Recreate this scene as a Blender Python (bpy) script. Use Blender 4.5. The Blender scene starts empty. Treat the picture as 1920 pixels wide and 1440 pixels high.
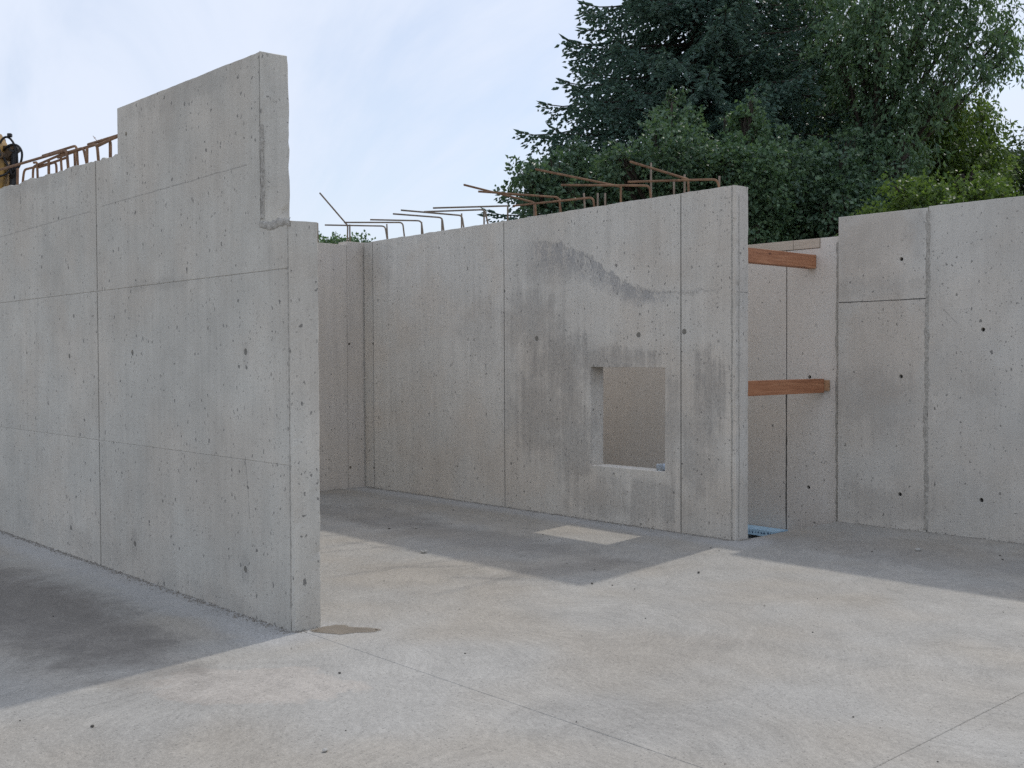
import bpy, bmesh, math, random
import numpy as np
from mathutils import Vector, Matrix, noise as mnoise
from mathutils.geometry import tessellate_polygon

S = bpy.context.scene
COL = S.collection
R = math.radians

# ------------------------------------------------------------------ camera
cd = bpy.data.cameras.new('camera')
cam = bpy.data.objects.new('camera', cd)
COL.objects.link(cam)
RT, UP, FW = Vector((.67594, .73695, -.00428)), Vector((-.0151, .01966, .99969)), Vector((-.73681, .67566, -.02442))
m = Matrix((RT, UP, -FW)).transposed().to_4x4()
m.translation = Vector((0, 0, 1.6))
cam.matrix_world = m
cd.sensor_fit = 'HORIZONTAL'
cd.sensor_width = 36
cd.lens = 38.233
cd.clip_start = .05
cd.clip_end = 2000
S.camera = cam

# ------------------------------------------------------------------ view, sky, sun
S.view_settings.view_transform = 'Standard'
S.view_settings.look = 'None'
S.view_settings.exposure = 0.2
S.view_settings.gamma = 1
S.cycles.use_denoising = False
S.cycles.max_bounces = 6
S.cycles.diffuse_bounces = 3
S.cycles.transparent_max_bounces = 4
S.cycles.use_adaptive_sampling = True
S.cycles.adaptive_threshold = .02

SUN_EL, SUN_AZ = R(52.6), R(-8.9)          # azimuth from +Y towards +X
W = bpy.data.worlds.new('World')
S.world = W
W.use_nodes = True
wt = W.node_tree
wt.nodes.clear()


class NT:
    """small helper round a node tree"""
    def __init__(s, tree):
        s.t = tree

    def n(s, kind, **kw):
        nd = s.t.nodes.new(kind)
        for k, v in kw.items():
            setattr(nd, k, v)
        return nd

    def put(s, sock, v):
        if isinstance(v, bpy.types.NodeSocket):
            s.t.links.new(v, sock)
        elif v is not None:
            if hasattr(sock.default_value, '__len__'):
                v = tuple(v)
                if len(sock.default_value) == 4 and len(v) == 3:
                    v = v + (1,)
            sock.default_value = v

    def math(s, op, a, b=None, c=None, clamp=False):
        nd = s.n('ShaderNodeMath', operation=op, use_clamp=clamp)
        for i, v in enumerate((a, b, c)):
            if v is not None:
                s.put(nd.inputs[i], v)
        return nd.outputs[0]

    def vmul(s, a, b):
        nd = s.n('ShaderNodeVectorMath', operation='MULTIPLY')
        s.put(nd.inputs[0], a); s.put(nd.inputs[1], b)
        return nd.outputs[0]

    def vadd(s, a, b):
        nd = s.n('ShaderNodeVectorMath', operation='ADD')
        s.put(nd.inputs[0], a); s.put(nd.inputs[1], b)
        return nd.outputs[0]

    def vscale(s, a, k):
        nd = s.n('ShaderNodeVectorMath', operation='SCALE')
        s.put(nd.inputs[0], a); s.put(nd.inputs['Scale'], k)
        return nd.outputs[0]

    def noise(s, vec, scale, detail=4, rough=.55, dist=0, color=False):
        nd = s.n('ShaderNodeTexNoise')
        s.put(nd.inputs['Vector'], vec)
        s.put(nd.inputs['Scale'], scale); s.put(nd.inputs['Detail'], detail)
        s.put(nd.inputs['Roughness'], rough); s.put(nd.inputs['Distortion'], dist)
        return nd.outputs['Color' if color else 'Fac']

    def ss(s, x, a, b):
        """smoothstep a..b -> 0..1"""
        nd = s.n('ShaderNodeMapRange', interpolation_type='SMOOTHSTEP')
        s.put(nd.inputs[0], x); s.put(nd.inputs[1], a); s.put(nd.inputs[2], b)
        return nd.outputs[0]

    def lin(s, x, a, b, c, d):
        nd = s.n('ShaderNodeMapRange')
        for i, v in enumerate((x, a, b, c, d)):
            s.put(nd.inputs[i], v)
        return nd.outputs[0]

    def mix(s, f, a, b, mode='MIX'):
        nd = s.n('ShaderNodeMix', data_type='RGBA', blend_type=mode)
        s.put(nd.inputs[0], f); s.put(nd.inputs[6], a); s.put(nd.inputs[7], b)
        return nd.outputs[2]

    def ramp(s, f, stops):
        nd = s.n('ShaderNodeValToRGB')
        e = nd.color_ramp.elements
        while len(e) < len(stops):
            e.new(.5)
        for k, (p, c) in zip(e, stops):
            k.position = p
            k.color = tuple(c) + (1,) if len(c) == 3 else c
        s.put(nd.inputs[0], f)
        return nd.outputs[0]

    def sep(s, v):
        nd = s.n('ShaderNodeSeparateXYZ'); s.put(nd.inputs[0], v)
        return nd.outputs

    def comb(s, x, y, z):
        nd = s.n('ShaderNodeCombineXYZ')
        for i, v in enumerate((x, y, z)):
            s.put(nd.inputs[i], v)
        return nd.outputs[0]


# thin bright high cloud over a clear Nishita sky
w = NT(wt)
sky = w.n('ShaderNodeTexSky', sky_type='NISHITA')
sky.sun_disc = False
sky.sun_elevation = SUN_EL
sky.sun_rotation = SUN_AZ
sky.air_density = 1.0
sky.dust_density = 1.5
tc = w.n('ShaderNodeTexCoord')
d = tc.outputs['Generated']
dx, dy, dz = w.sep(d)
zz = w.math('ADD', w.math('MAXIMUM', dz, 0.0), .22)
cp = w.comb(w.math('DIVIDE', dx, zz), w.math('DIVIDE', dy, zz), 0.0)   # cloud layer seen in perspective
rot = w.n('ShaderNodeVectorRotate', rotation_type='Z_AXIS')
w.put(rot.inputs['Vector'], cp); w.put(rot.inputs['Angle'], R(18))
cs = w.vmul(rot.outputs[0], (.55, 2.2, 1.0))
c1 = w.noise(cs, 1.0, 6, .58, .6)
c2 = w.noise(cp, .7, 3, .5, .3)
cl = w.math('ADD', w.math('MULTIPLY', c1, .6), w.math('MULTIPLY', c2, .4))
cover = w.ss(cl, .39, .60)
cover = w.lin(cover, 0, 1, .42, .96)
skyc = w.mix(cover, sky.outputs[0], (5.6, 6.1, 7.1))
bg = w.n('ShaderNodeBackground')
w.put(bg.inputs[0], skyc); bg.inputs[1].default_value = .124
out = w.n('ShaderNodeOutputWorld')
wt.links.new(bg.outputs[0], out.inputs[0])

sd = bpy.data.lights.new('sun', 'SUN')
sd.energy = 1.25
sd.angle = R(1.4)
sd.color = (1, .955, .885)
sun = bpy.data.objects.new('sun', sd)
COL.objects.link(sun)
sv = Vector((math.sin(SUN_AZ) * math.cos(SUN_EL), math.cos(SUN_AZ) * math.cos(SUN_EL), math.sin(SUN_EL)))
sun.rotation_euler = sv.to_track_quat('Z', 'Y').to_euler()
sun.location = (0, 20, 30)


# ------------------------------------------------------------------ helpers
def tag(o, label=None, cat=None, group=None, kind=None):
    for k, v in (('label', label), ('category', cat), ('group', group), ('kind', kind)):
        if v:
            o[k] = v
    return o


def empty(name, loc, rz=0):
    o = bpy.data.objects.new(name, None)
    o.empty_display_size = .2
    o.location = loc
    o.rotation_euler = (0, 0, rz)
    COL.objects.link(o)
    return o


def obj(name, me, mat=None, parent=None):
    """link a mesh; vertices are in world space when parent is an unrotated empty"""
    o = bpy.data.objects.new(name, me)
    if mat:
        if isinstance(mat, (list, tuple)):
            for q in mat:
                me.materials.append(q)
        elif not me.materials:
            me.materials.append(mat)
    COL.objects.link(o)
    if parent:
        o.parent = parent
        o.matrix_parent_inverse = Matrix.Translation(-Vector(parent.location)) if parent.rotation_euler.z == 0 and parent.parent is None else Matrix()
    return o


def local(name, me, mat, parent):
    """link a mesh whose vertices are already in the parent's frame"""
    o = bpy.data.objects.new(name, me)
    if not me.materials:
        me.materials.append(mat)
    COL.objects.link(o)
    o.parent = parent
    return o


def bm_mesh(bm, name, smooth=False, recalc=True):
    if recalc:
        bmesh.ops.recalc_face_normals(bm, faces=bm.faces)
    me = bpy.data.meshes.new(name)
    bm.to_mesh(me)
    bm.free()
    if smooth:
        me.polygons.foreach_set('use_smooth', [True] * len(me.polygons))
    return me


def np_mesh(name, V, F, smooth=False):
    """V (n,3), F (m,k) all faces with k corners"""
    me = bpy.data.meshes.new(name)
    V = np.asarray(V, np.float32); F = np.asarray(F, np.int32)
    me.vertices.add(len(V)); me.vertices.foreach_set('co', V.ravel())
    k = F.shape[1]
    me.loops.add(F.size); me.loops.foreach_set('vertex_index', F.ravel())
    me.polygons.add(len(F))
    me.polygons.foreach_set('loop_start', np.arange(0, F.size, k, dtype=np.int32))
    me.polygons.foreach_set('loop_total', np.full(len(F), k, np.int32))
    if smooth:
        me.polygons.foreach_set('use_smooth', np.ones(len(F), bool))
    me.update(calc_edges=True)
    me.validate()
    return me


def box_bm(x0, x1, y0, y1, z0, z1, bev=0.0, seg=1, bm=None):
    b = bm or bmesh.new()
    r = bmesh.ops.create_cube(b, size=1)
    for v in r['verts']:
        v.co = Vector(((x0 + x1) / 2 + v.co.x * (x1 - x0), (y0 + y1) / 2 + v.co.y * (y1 - y0), (z0 + z1) / 2 + v.co.z * (z1 - z0)))
    if bev:
        vs = set(r['verts'])
        bmesh.ops.bevel(b, geom=[e for e in b.edges if e.verts[0] in vs], offset=bev, segments=seg, affect='EDGES', profile=.6)
    return b


def tube_bm(path, rad, sides=8, bm=None, cap=True):
    """swept tube; rad a number or a list"""
    b = bm or bmesh.new()
    path = [Vector(p) for p in path]
    n = len(path)
    rads = rad if isinstance(rad, (list, tuple)) else [rad] * n
    rings = []
    t = (path[1] - path[0]).normalized()
    ref = Vector((0, 0, 1)) if abs(t.z) < .9 else Vector((1, 0, 0))
    a = t.cross(ref).normalized()
    for i, p in enumerate(path):
        t = (path[min(i + 1, n - 1)] - path[max(i - 1, 0)]).normalized()
        a = (a - t * a.dot(t)).normalized()
        c = t.cross(a)
        rings.append([b.verts.new(p + (a * math.cos(2 * math.pi * k / sides) + c * math.sin(2 * math.pi * k / sides)) * rads[i]) for k in range(sides)])
    for i in range(n - 1):
        for k in range(sides):
            b.faces.new((rings[i][k], rings[i][(k + 1) % sides], rings[i + 1][(k + 1) % sides], rings[i + 1][k]))
    if cap:
        b.faces.new(rings[0][::-1]); b.faces.new(rings[-1])
    return b


def round_path(pts, r, seg=5):
    """polyline with its inner corners rounded"""
    pts = [Vector(p) for p in pts]
    o = [pts[0]]
    for i in range(1, len(pts) - 1):
        a, b, c = pts[i - 1], pts[i], pts[i + 1]
        k = min(r, (a - b).length * .45, (c - b).length * .45)
        p, q = b + (a - b).normalized() * k, b + (c - b).normalized() * k
        for j in range(seg + 1):
            t = j / seg
            o.append(p * (1 - t) ** 2 + b * 2 * t * (1 - t) + q * t * t)
    o.append(pts[-1])
    return o


def bezier(p0, p1, p2, p3, n=12):
    p0, p1, p2, p3 = map(Vector, (p0, p1, p2, p3))
    return [p0 * (1 - t) ** 3 + p1 * 3 * t * (1 - t) ** 2 + p2 * 3 * t * t * (1 - t) + p3 * t ** 3 for t in [i / n for i in range(n + 1)]]


# ------------------------------------------------------------------ materials
def new_mat(name):
    mt = bpy.data.materials.new(name)
    mt.use_nodes = True
    t = NT(mt.node_tree)
    return mt, t, mt.node_tree.nodes['Principled BSDF']


def position(t):
    return t.n('ShaderNodeNewGeometry').outputs['Position']


def bump(t, bsdf, h, strength, dist):
    b = t.n('ShaderNodeBump')
    b.inputs['Strength'].default_value = strength
    b.inputs['Distance'].default_value = dist
    t.put(b.inputs['Height'], h)
    t.put(bsdf.inputs['Normal'], b.outputs[0])


def concrete(name, base, warm, pit_amt=1.0, streak=.5, blotch=.5, stains=(), scratches=(), cold=None, tan=(), seed=0.0, specks=.5):
    """cast wall concrete: mottling, form streaks, bug holes, shaped stains"""
    mt, t, bs = new_mat(name)
    P = position(t)
    px, py, pz = t.sep(P)
    u = t.math('ADD', px, py)
    uv = t.comb(u, pz, seed)
    Ps = t.vadd(P, (seed, seed * .7, 0))
    big = t.noise(Ps, .9, 3, .6)
    mid = t.noise(Ps, 4.5, 4, .62)
    strv = t.noise(t.vmul(Ps, (16, 16, .8)), 1.0, 3, .62)
    strf = t.noise(t.vmul(Ps, (70, 70, 3.2)), 1.0, 1, .6)
    grain = t.noise(Ps, 110, 1, .7)
    oi = t.n('ShaderNodeObjectInfo').outputs['Random']
    v = t.math('ADD', t.math('MULTIPLY', t.math('SUBTRACT', big, .5), .55 * blotch), t.math('MULTIPLY', t.math('SUBTRACT', mid, .5), .32 * blotch))
    v = t.math('ADD', v, t.math('MULTIPLY', t.math('SUBTRACT', strv, .5), .30 * streak))
    v = t.math('ADD', v, t.math('MULTIPLY', t.math('SUBTRACT', strf, .5), .16 * streak))
    v = t.math('ADD', v, t.math('MULTIPLY', t.math('SUBTRACT', grain, .5), .30))
    v = t.math('ADD', v, t.math('MULTIPLY', t.math('SUBTRACT', oi, .5), .10))
    v = t.math('ADD', v, 1.0)
    hue = t.noise(t.vadd(Ps, (7, 3, 5)), 1.3, 2, .6)
    col = t.mix(t.ss(hue, .36, .66), base, warm)
    # shaped tan areas
    wob = mid
    for (u0, z0, ru, rz, amt) in tan:
        q = t.math('ADD', t.math('POWER', t.math('ABSOLUTE', t.math('DIVIDE', t.math('SUBTRACT', u, u0), ru)), 2.0),
                   t.math('POWER', t.math('ABSOLUTE', t.math('DIVIDE', t.math('SUBTRACT', pz, z0), rz)), 2.0))
        q = t.math('ADD', q, t.math('MULTIPLY', t.math('SUBTRACT', wob, .5), 1.6))
        f = t.math('MULTIPLY', t.ss(q, 1.15, .45), amt)
        col = t.mix(f, col, (.56, .50, .43))
    col = t.mix(1.0, col, t.comb(v, v, v), 'MULTIPLY')
    # stains: each a blotch with its own place and ragged, streaked outline
    total = None
    for (u0, z0, ru, rz, amt) in stains:
        q = t.math('ADD', t.math('POWER', t.math('ABSOLUTE', t.math('DIVIDE', t.math('SUBTRACT', u, u0), ru)), 2.0),
                   t.math('POWER', t.math('ABSOLUTE', t.math('DIVIDE', t.math('SUBTRACT', pz, z0), rz)), 2.0))
        q = t.math('ADD', q, t.math('MULTIPLY', t.math('SUBTRACT', wob, .5), 2.6))
        q = t.math('ADD', q, t.math('MULTIPLY', t.math('SUBTRACT', strv, .5), 2.0))
        f = t.math('MULTIPLY', t.ss(q, 1.25, .1), amt)
        total = f if total is None else t.math('MAXIMUM', total, f)
    fleck = t.noise(t.vmul(Ps, (60, 60, 28)), 1.0, 2, .75) if (stains or cold or scratches) else None
    if cold:                      # ragged pour line: list of (u, z) along the wall
        us = [c[0] for c in cold]
        fc = t.n('ShaderNodeFloatCurve')
        cv = fc.mapping.curves[0]
        lo, hi = min(us), max(us)
        zs = [c[1] for c in cold]; zl, zh = min(zs), max(zs)
        while len(cv.points) < len(cold):
            cv.points.new(.5, .5)
        for pt, c in zip(cv.points, cold):
            pt.location = ((c[0] - lo) / (hi - lo), (c[1] - zl) / (zh - zl))
        fc.mapping.update()
        t.put(fc.inputs['Value'], t.lin(u, lo, hi, 0, 1))
        line = t.math('ADD', t.math('MULTIPLY', fc.outputs[0], zh - zl), zl)
        jag = t.math('ADD', t.math('MULTIPLY', t.math('SUBTRACT', t.noise(Ps, 9, 3, .7), .5), .16), t.math('MULTIPLY', t.math('SUBTRACT', strv, .5), .10))
        dist = t.math('ADD', t.math('SUBTRACT', line, pz), jag)          # >0 below the line
        inside = t.math('MULTIPLY', t.ss(u, lo + .05, lo + .5), t.ss(u, hi, hi - .4))
        depth = t.lin(u, lo, hi, .42, .09)
        dd = t.math('DIVIDE', dist, depth)
        band = t.math('MULTIPLY', t.ss(dd, -.02, .06), t.ss(dd, 1.25, .45))
        band = t.math('MULTIPLY', t.math('MULTIPLY', band, inside), t.ss(t.math('ADD', t.math('MULTIPLY', fleck, .55), t.math('MULTIPLY', strv, .45)), .36, .56))
        edge = t.math('MULTIPLY', t.math('MULTIPLY', t.ss(t.math('ABSOLUTE', dist), .022, .003), t.ss(fleck, .4, .52)), t.math('MULTIPLY', t.ss(u, lo + .05, lo + .5), t.ss(u, hi + .5, hi + .3)))
        col = t.mix(t.math('MULTIPLY', band, .62), col, (.25, .25, .255))
        col = t.mix(t.math('MULTIPLY', edge, .34), col, (.17, .165, .16))
        # pale laitance flecks inside the band
        col = t.mix(t.math('MULTIPLY', t.math('MULTIPLY', t.ss(dd, .1, .3), t.ss(dd, 1.3, .7)), t.math('MULTIPLY', inside, t.math('MULTIPLY', t.ss(fleck, .60, .68), .5))), col, (.5, .5, .49))
    if total is not None:
        sp = t.ss(t.math('ADD', t.math('MULTIPLY', fleck, .6), t.math('MULTIPLY', strf, .4)), .38, .62)
        tf = t.math('MULTIPLY', total, t.lin(sp, 0, 1, .45, 1.0))
        col = t.mix(t.math('MULTIPLY', tf, .55), col, (.215, .205, .195))
    # bug holes, two sizes; a third, finer one for sandy specks
    warp = t.vadd(uv, t.vscale(t.noise(Ps, 38, 1, .5, 0, True), .035))
    def pits(scale, r0, keep, squash, off):
        vv = t.n('ShaderNodeTexVoronoi', voronoi_dimensions='2D', feature='F1')
        t.put(vv.inputs['Vector'], t.vadd(t.vmul(warp, (1, squash, 1)), (off, off * .6, 0)))
        t.put(vv.inputs['Scale'], scale)
        cr, cg, cb = t.sep(vv.outputs['Color'])
        rad = t.math('MULTIPLY', t.math('POWER', cr, 4.0), r0)
        dens = t.ss(t.math('ADD', t.math('MULTIPLY', (big if off > 3 else hue), 1.7), t.math('MULTIPLY', cg, .38)), 1.38 - keep, 1.46 - keep)
        dq = t.math('SUBTRACT', rad, vv.outputs['Distance'])
        return t.math('MULTIPLY', t.ss(dq, 0.0, .02), dens)
    p1 = pits(10, .12, .36 * pit_amt + .08, .68, 3.1 + seed)
    p2 = pits(23, .18, .52 * pit_amt + .12, .66, 1.7 + seed)
    p3 = pits(52, .27, .50 * specks + .22, .75, 8.2 + seed)
    pit = t.math('MAXIMUM', p1, t.math('MAXIMUM', t.math('MULTIPLY', p2, .9), t.math('MULTIPLY', p3, .6)))
    col = t.mix(t.math('MULTIPLY', pit, .72), col, (.11, .105, .10))
    # hairline scratches: (u, z, length, angle)
    for (u0, z0, ln, an) in scratches:
        ca, sa = math.cos(an), math.sin(an)
        du = t.math('SUBTRACT', u, u0); dzz = t.math('SUBTRACT', pz, z0)
        al = t.math('ADD', t.math('MULTIPLY', du, ca), t.math('MULTIPLY', dzz, sa))
        ac = t.math('ADD', t.math('MULTIPLY', du, -sa), t.math('MULTIPLY', dzz, ca))
        ac = t.math('ADD', ac, t.math('MULTIPLY', t.math('SUBTRACT', wob, .5), .02))
        f = t.math('MULTIPLY', t.ss(t.math('ABSOLUTE', ac), .006, .002), t.ss(t.math('ABSOLUTE', al), ln / 2, ln / 2 - .03))
        col = t.mix(t.math('MULTIPLY', t.math('MULTIPLY', f, t.ss(fleck, .38, .5)), .4), col, (.12, .115, .11))
    h = t.noise(Ps, 45, 2, .7)
    t.put(bs.inputs['Base Color'], col)
    t.put(bs.inputs['Roughness'], .85)
    bs.inputs['Specular IOR Level'].default_value = .25
    bump(t, bs, h, .35, .006)
    return mt


def simple(name, col, rough=.7, var=.2, scale=20, metal=0, spec=.4, col2=None, bstr=.2, stretch=(1, 1, 1), coord='pos'):
    mt, t, bs = new_mat(name)
    P = position(t) if coord == 'pos' else t.n('ShaderNodeTexCoord').outputs['Object']
    P = t.vmul(P, stretch)
    n1 = t.noise(P, scale, 5, .62, .3)
    n2 = t.noise(P, scale * 6, 3, .6)
    f = t.math('ADD', t.math('MULTIPLY', n1, .7), t.math('MULTIPLY', n2, .3))
    c2 = col2 or tuple(c * (1 - var) for c in col)
    c = t.ramp(f, [(.32, c2), (.66, col)])
    t.put(bs.inputs['Base Color'], c)
    bs.inputs['Roughness'].default_value = rough
    bs.inputs['Metallic'].default_value = metal
    bs.inputs['Specular IOR Level'].default_value = spec
    if bstr:
        bump(t, bs, f, bstr, .01)
    return mt


def leaf_mat(name, c_dark, c_light, trans=.35, rough=.42):
    mt, t, bs = new_mat(name)
    P = position(t)
    isl = t.n('ShaderNodeNewGeometry').outputs['Random Per Island']
    n1 = t.noise(P, .9, 3, .6)
    f = t.math('ADD', t.math('MULTIPLY', isl, .6), t.math('MULTIPLY', n1, .5))
    c = t.ramp(f, [(.2, c_dark), (.85, c_light)])
    t.put(bs.inputs['Base Color'], c)
    bs.inputs['Roughness'].default_value = rough
    bs.inputs['Specular IOR Level'].default_value = .4
    tr = t.n('ShaderNodeBsdfTranslucent')
    t.put(tr.inputs[0], t.mix(1.0, c, (1.1, 1.15, .6), 'MULTIPLY'))
    mx = t.n('ShaderNodeMixShader')
    mx.inputs[0].default_value = trans
    mt.node_tree.links.new(bs.outputs[0], mx.inputs[1]); mt.node_tree.links.new(tr.outputs[0], mx.inputs[2])
    o = [n for n in mt.node_tree.nodes if n.type == 'OUTPUT_MATERIAL'][0]
    mt.node_tree.links.new(mx.outputs[0], o.inputs[0])
    return mt


YA, YB, YD, XC = 3.327, 7.784, 9.41, -11.194
TH = .185
GREY, WARM = (.375, .378, .37), (.385, .365, .335)

M = {}
M['wall_a'] = concrete('concrete_stepped_wall', (.55, .525, .468), (.555, .512, .445), 1.2, .8, .9, seed=2.3,
    stains=[(-8.97 + YA, .22, .05, .13, .5), (-7.73 + YA, .25, .05, .12, .4), (-6.09 + YA, .29, .05, .12, .55), (-6.05 + YA, 1.62, .06, .1, .35), (-9.46 + YA, 2.6, .06, .5, .25), (-6.9 + YA, 3.38, 1.0, .09, .35), (-9.6 + YA, 3.1, 1.2, .10, .3), (-7.2 + YA, 2.12, .6, .05, .4), (-9.3 + YA, .12, 1.6, .14, .3), (-6.6 + YA, .05, 1.1, .09, .35)],
    scratches=[(-6.05 + YA, .80, .42, R(97)), (-7.15 + YA, 2.775, 2.3, R(.5)), (-9.6 + YA, 2.74, 2.3, R(.5))])
M['wall_b'] = concrete('concrete_window_wall', (.60, .57, .515), (.59, .54, .472), .9, .95, .6, seed=5.1, specks=.75,
    stains=[(-8.2 + YB, 1.95, .55, .45, .7), (-7.75 + YB, 1.55, .55, .38, .95), (-7.05 + YB, 1.58, .62, .14, .9), (-8.05 + YB, 1.0, .55, .5, .75),
            (-7.6 + YB, .75, .35, .55, .8), (-5.93 + YB, 1.28, .24, .42, 1.0), (-6.02 + YB, .75, .26, .45, .65), (-6.6 + YB, .26, .45, .24, .8), (-7.2 + YB, .24, .6, .22, .6),
            (-6.33 + YB, .95, .10, .55, .6), (-7.95 + YB, 2.45, .6, .15, .35), (-10.9 + YB, 2.75, .4, .3, .4), (-9.0 + YB, 1.9, .5, .4, .3)],
    cold=[(-8.48 + YB, 2.80), (-8.07 + YB, 2.80), (-7.69 + YB, 2.715), (-7.32 + YB, 2.56), (-7.04 + YB, 2.39), (-6.71 + YB, 2.245), (-6.2 + YB, 2.185)],
    scratches=[(-9.4 + YB, .19, .34, R(-48))])
M['wall_c'] = concrete('concrete_end_wall', (0.574, 0.525, 0.468), (0.584, 0.525, 0.454), .35, .8, .4, seed=9.4, specks=.2)
M['wall_d'] = concrete('concrete_right_wall', (.555, .53, .482), (.55, .512, .455), .8, .6, .9, seed=13.7, specks=.7,
    tan=[(-5.1 + YD, 1.7, .45, .55, .55), (-5.2 + YD, 2.6, .4, .4, .5)],
    stains=[(-5.15 + YD, 1.15, .55, .35, .3), (-5.1 + YD, .2, .6, .2, .5), (-4.78 + YD, 2.7, .15, .25, .4), (-5.2 + YD, 2.25, .5, .12, .35)],
    scratches=[(-4.5 + YD, 1.95, .22, R(-45))])
M['wall_e'] = concrete('concrete_stair_wall', (.67, .63, .575), (.67, .615, .55), .12, .35, .35, seed=17.2, specks=.15)
M['seam'] = simple('seam_grout', (.135, .128, .118), .95, .5, 25)
M['grout'] = simple('rough_grout', (.56, .53, .475), .95, .5, 45, 0, .2, (.23, .215, .19), .6)
M['plug'] = simple('mortar_plug', (.25, .235, .205), .9, .35, 30)
M['hole'] = simple('tie_hole_dark', (.05, .048, .045), .95, .3, 40)
M['rust'] = simple('rusty_bar', (.33, .20, .12), .85, .5, 14, 0, .2, (.13, .075, .05))
M['rust_grey'] = simple('grey_brown_bar', (.30, .245, .19), .85, .5, 14, 0, .2, (.15, .115, .09))


def floor_material():
    mt, t, bs = new_mat('concrete_floor')
    P = position(t)
    px, py, pz = t.sep(P)
    warp = t.vscale(t.vadd(t.noise(P, .45, 2, .5, 0, True), (-.5, -.5, -.5)), 2.6)
    Q = t.vadd(P, warp)
    rot = t.n('ShaderNodeVectorRotate', rotation_type='Z_AXIS')
    t.put(rot.inputs['Vector'], Q); t.put(rot.inputs['Angle'], R(35))
    sw = t.noise(t.vmul(rot.outputs[0], (1.3, 9.0, 1)), 1.0, 4, .65)
    sw2 = t.noise(t.vmul(rot.outputs[0], (5, 42, 1)), 1.0, 3, .65)
    big = t.noise(P, .55, 3, .6)
    mid = t.noise(P, 3.2, 4, .66)
    fine = t.noise(P, 42, 3, .75)
    grain = t.noise(P, 120, 1, .7)
    v = t.math('ADD', 1.0, t.math('MULTIPLY', t.math('SUBTRACT', sw, .5), .24))
    # trowel sweeps: broken concentric arcs about scattered centres
    va = t.n('ShaderNodeTexVoronoi', voronoi_dimensions='2D')
    t.put(va.inputs['Vector'], t.vadd(P, t.vscale(warp, .12))); t.put(va.inputs['Scale'], .75)
    ar, ag, ab_ = t.sep(va.outputs['Color'])
    arcs = t.noise(t.comb(t.math('MULTIPLY', va.outputs['Distance'], 34), t.math('ADD', t.math('MULTIPLY', px, 1.3), t.math('MULTIPLY', ar, 20)), t.math('MULTIPLY', py, 1.3)), 1.0, 3, .6)
    flake = t.ss(t.noise(t.vmul(rot.outputs[0], (18, 46, 1)), 1.0, 3, .75), .46, .62)
    for n_, k in ((sw2, .07), (big, .44), (mid, .40), (fine, .62), (grain, .55), (arcs, .22), (flake, .10)):
        v = t.math('ADD', v, t.math('MULTIPLY', t.math('SUBTRACT', n_, .5), k))
    col = t.mix(t.ss(t.noise(t.vadd(P, (4, 9, 0)), .7, 2, .6), .38, .66), (.375, .358, .325), (.37, .338, .29))
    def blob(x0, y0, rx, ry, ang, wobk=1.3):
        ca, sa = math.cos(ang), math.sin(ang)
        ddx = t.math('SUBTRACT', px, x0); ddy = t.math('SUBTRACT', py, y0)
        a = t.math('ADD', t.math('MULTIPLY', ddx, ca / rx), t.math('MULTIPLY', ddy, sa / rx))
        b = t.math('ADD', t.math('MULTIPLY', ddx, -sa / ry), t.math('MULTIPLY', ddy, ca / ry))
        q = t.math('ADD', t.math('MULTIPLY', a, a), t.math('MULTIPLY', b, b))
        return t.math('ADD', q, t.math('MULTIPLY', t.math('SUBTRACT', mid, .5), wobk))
    # pale dusty patch, damp areas darkened further to paint in wall shade, whitish wash along the wall feet
    col = t.mix(t.math('MULTIPLY', t.ss(blob(-4.78, 2.62, .55, .30, R(40), 2.6), 1.05, .75), .45), col, (.49, .43, .37))
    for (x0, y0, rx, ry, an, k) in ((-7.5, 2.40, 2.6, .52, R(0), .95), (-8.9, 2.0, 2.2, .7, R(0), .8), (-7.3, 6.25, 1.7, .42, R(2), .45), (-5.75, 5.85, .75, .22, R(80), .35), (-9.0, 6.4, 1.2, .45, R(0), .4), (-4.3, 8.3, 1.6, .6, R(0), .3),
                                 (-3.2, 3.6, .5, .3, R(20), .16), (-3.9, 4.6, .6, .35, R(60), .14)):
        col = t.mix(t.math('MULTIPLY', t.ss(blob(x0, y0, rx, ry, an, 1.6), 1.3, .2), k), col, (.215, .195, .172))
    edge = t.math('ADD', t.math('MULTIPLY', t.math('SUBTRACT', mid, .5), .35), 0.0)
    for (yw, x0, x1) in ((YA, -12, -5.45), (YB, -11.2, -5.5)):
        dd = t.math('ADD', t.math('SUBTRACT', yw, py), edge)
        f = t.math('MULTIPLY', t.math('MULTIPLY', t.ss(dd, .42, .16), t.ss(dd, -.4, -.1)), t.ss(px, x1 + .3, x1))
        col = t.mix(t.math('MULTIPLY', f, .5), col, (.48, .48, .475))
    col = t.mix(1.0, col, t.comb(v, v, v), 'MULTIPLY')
    # sandy pits and pale scratches
    vv = t.n('ShaderNodeTexVoronoi', voronoi_dimensions='2D')
    t.put(vv.inputs['Vector'], P); t.put(vv.inputs['Scale'], 38)
    cr, cg, cb = t.sep(vv.outputs['Color'])
    pit = t.ss(t.math('SUBTRACT', t.math('MULTIPLY', t.math('POWER', cr, 4.0), .24), vv.outputs['Distance']), 0, .02)
    col = t.mix(t.math('MULTIPLY', pit, .5), col, (.14, .13, .12))
    scr = t.ss(sw2, .63, .72)
    col = t.mix(t.math('MULTIPLY', t.math('MULTIPLY', scr, flake), .12), col, (.58, .565, .54))
    col = t.mix(t.math('MULTIPLY', t.ss(arcs, .34, .26), .16), col, (.22, .205, .185))
    t.put(bs.inputs['Base Color'], col)
    bs.inputs['Roughness'].default_value = .82
    bs.inputs['Specular IOR Level'].default_value = .3
    h = t.noise(P, 34, 3, .75)
    bump(t, bs, h, .5, .007)
    return mt


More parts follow.
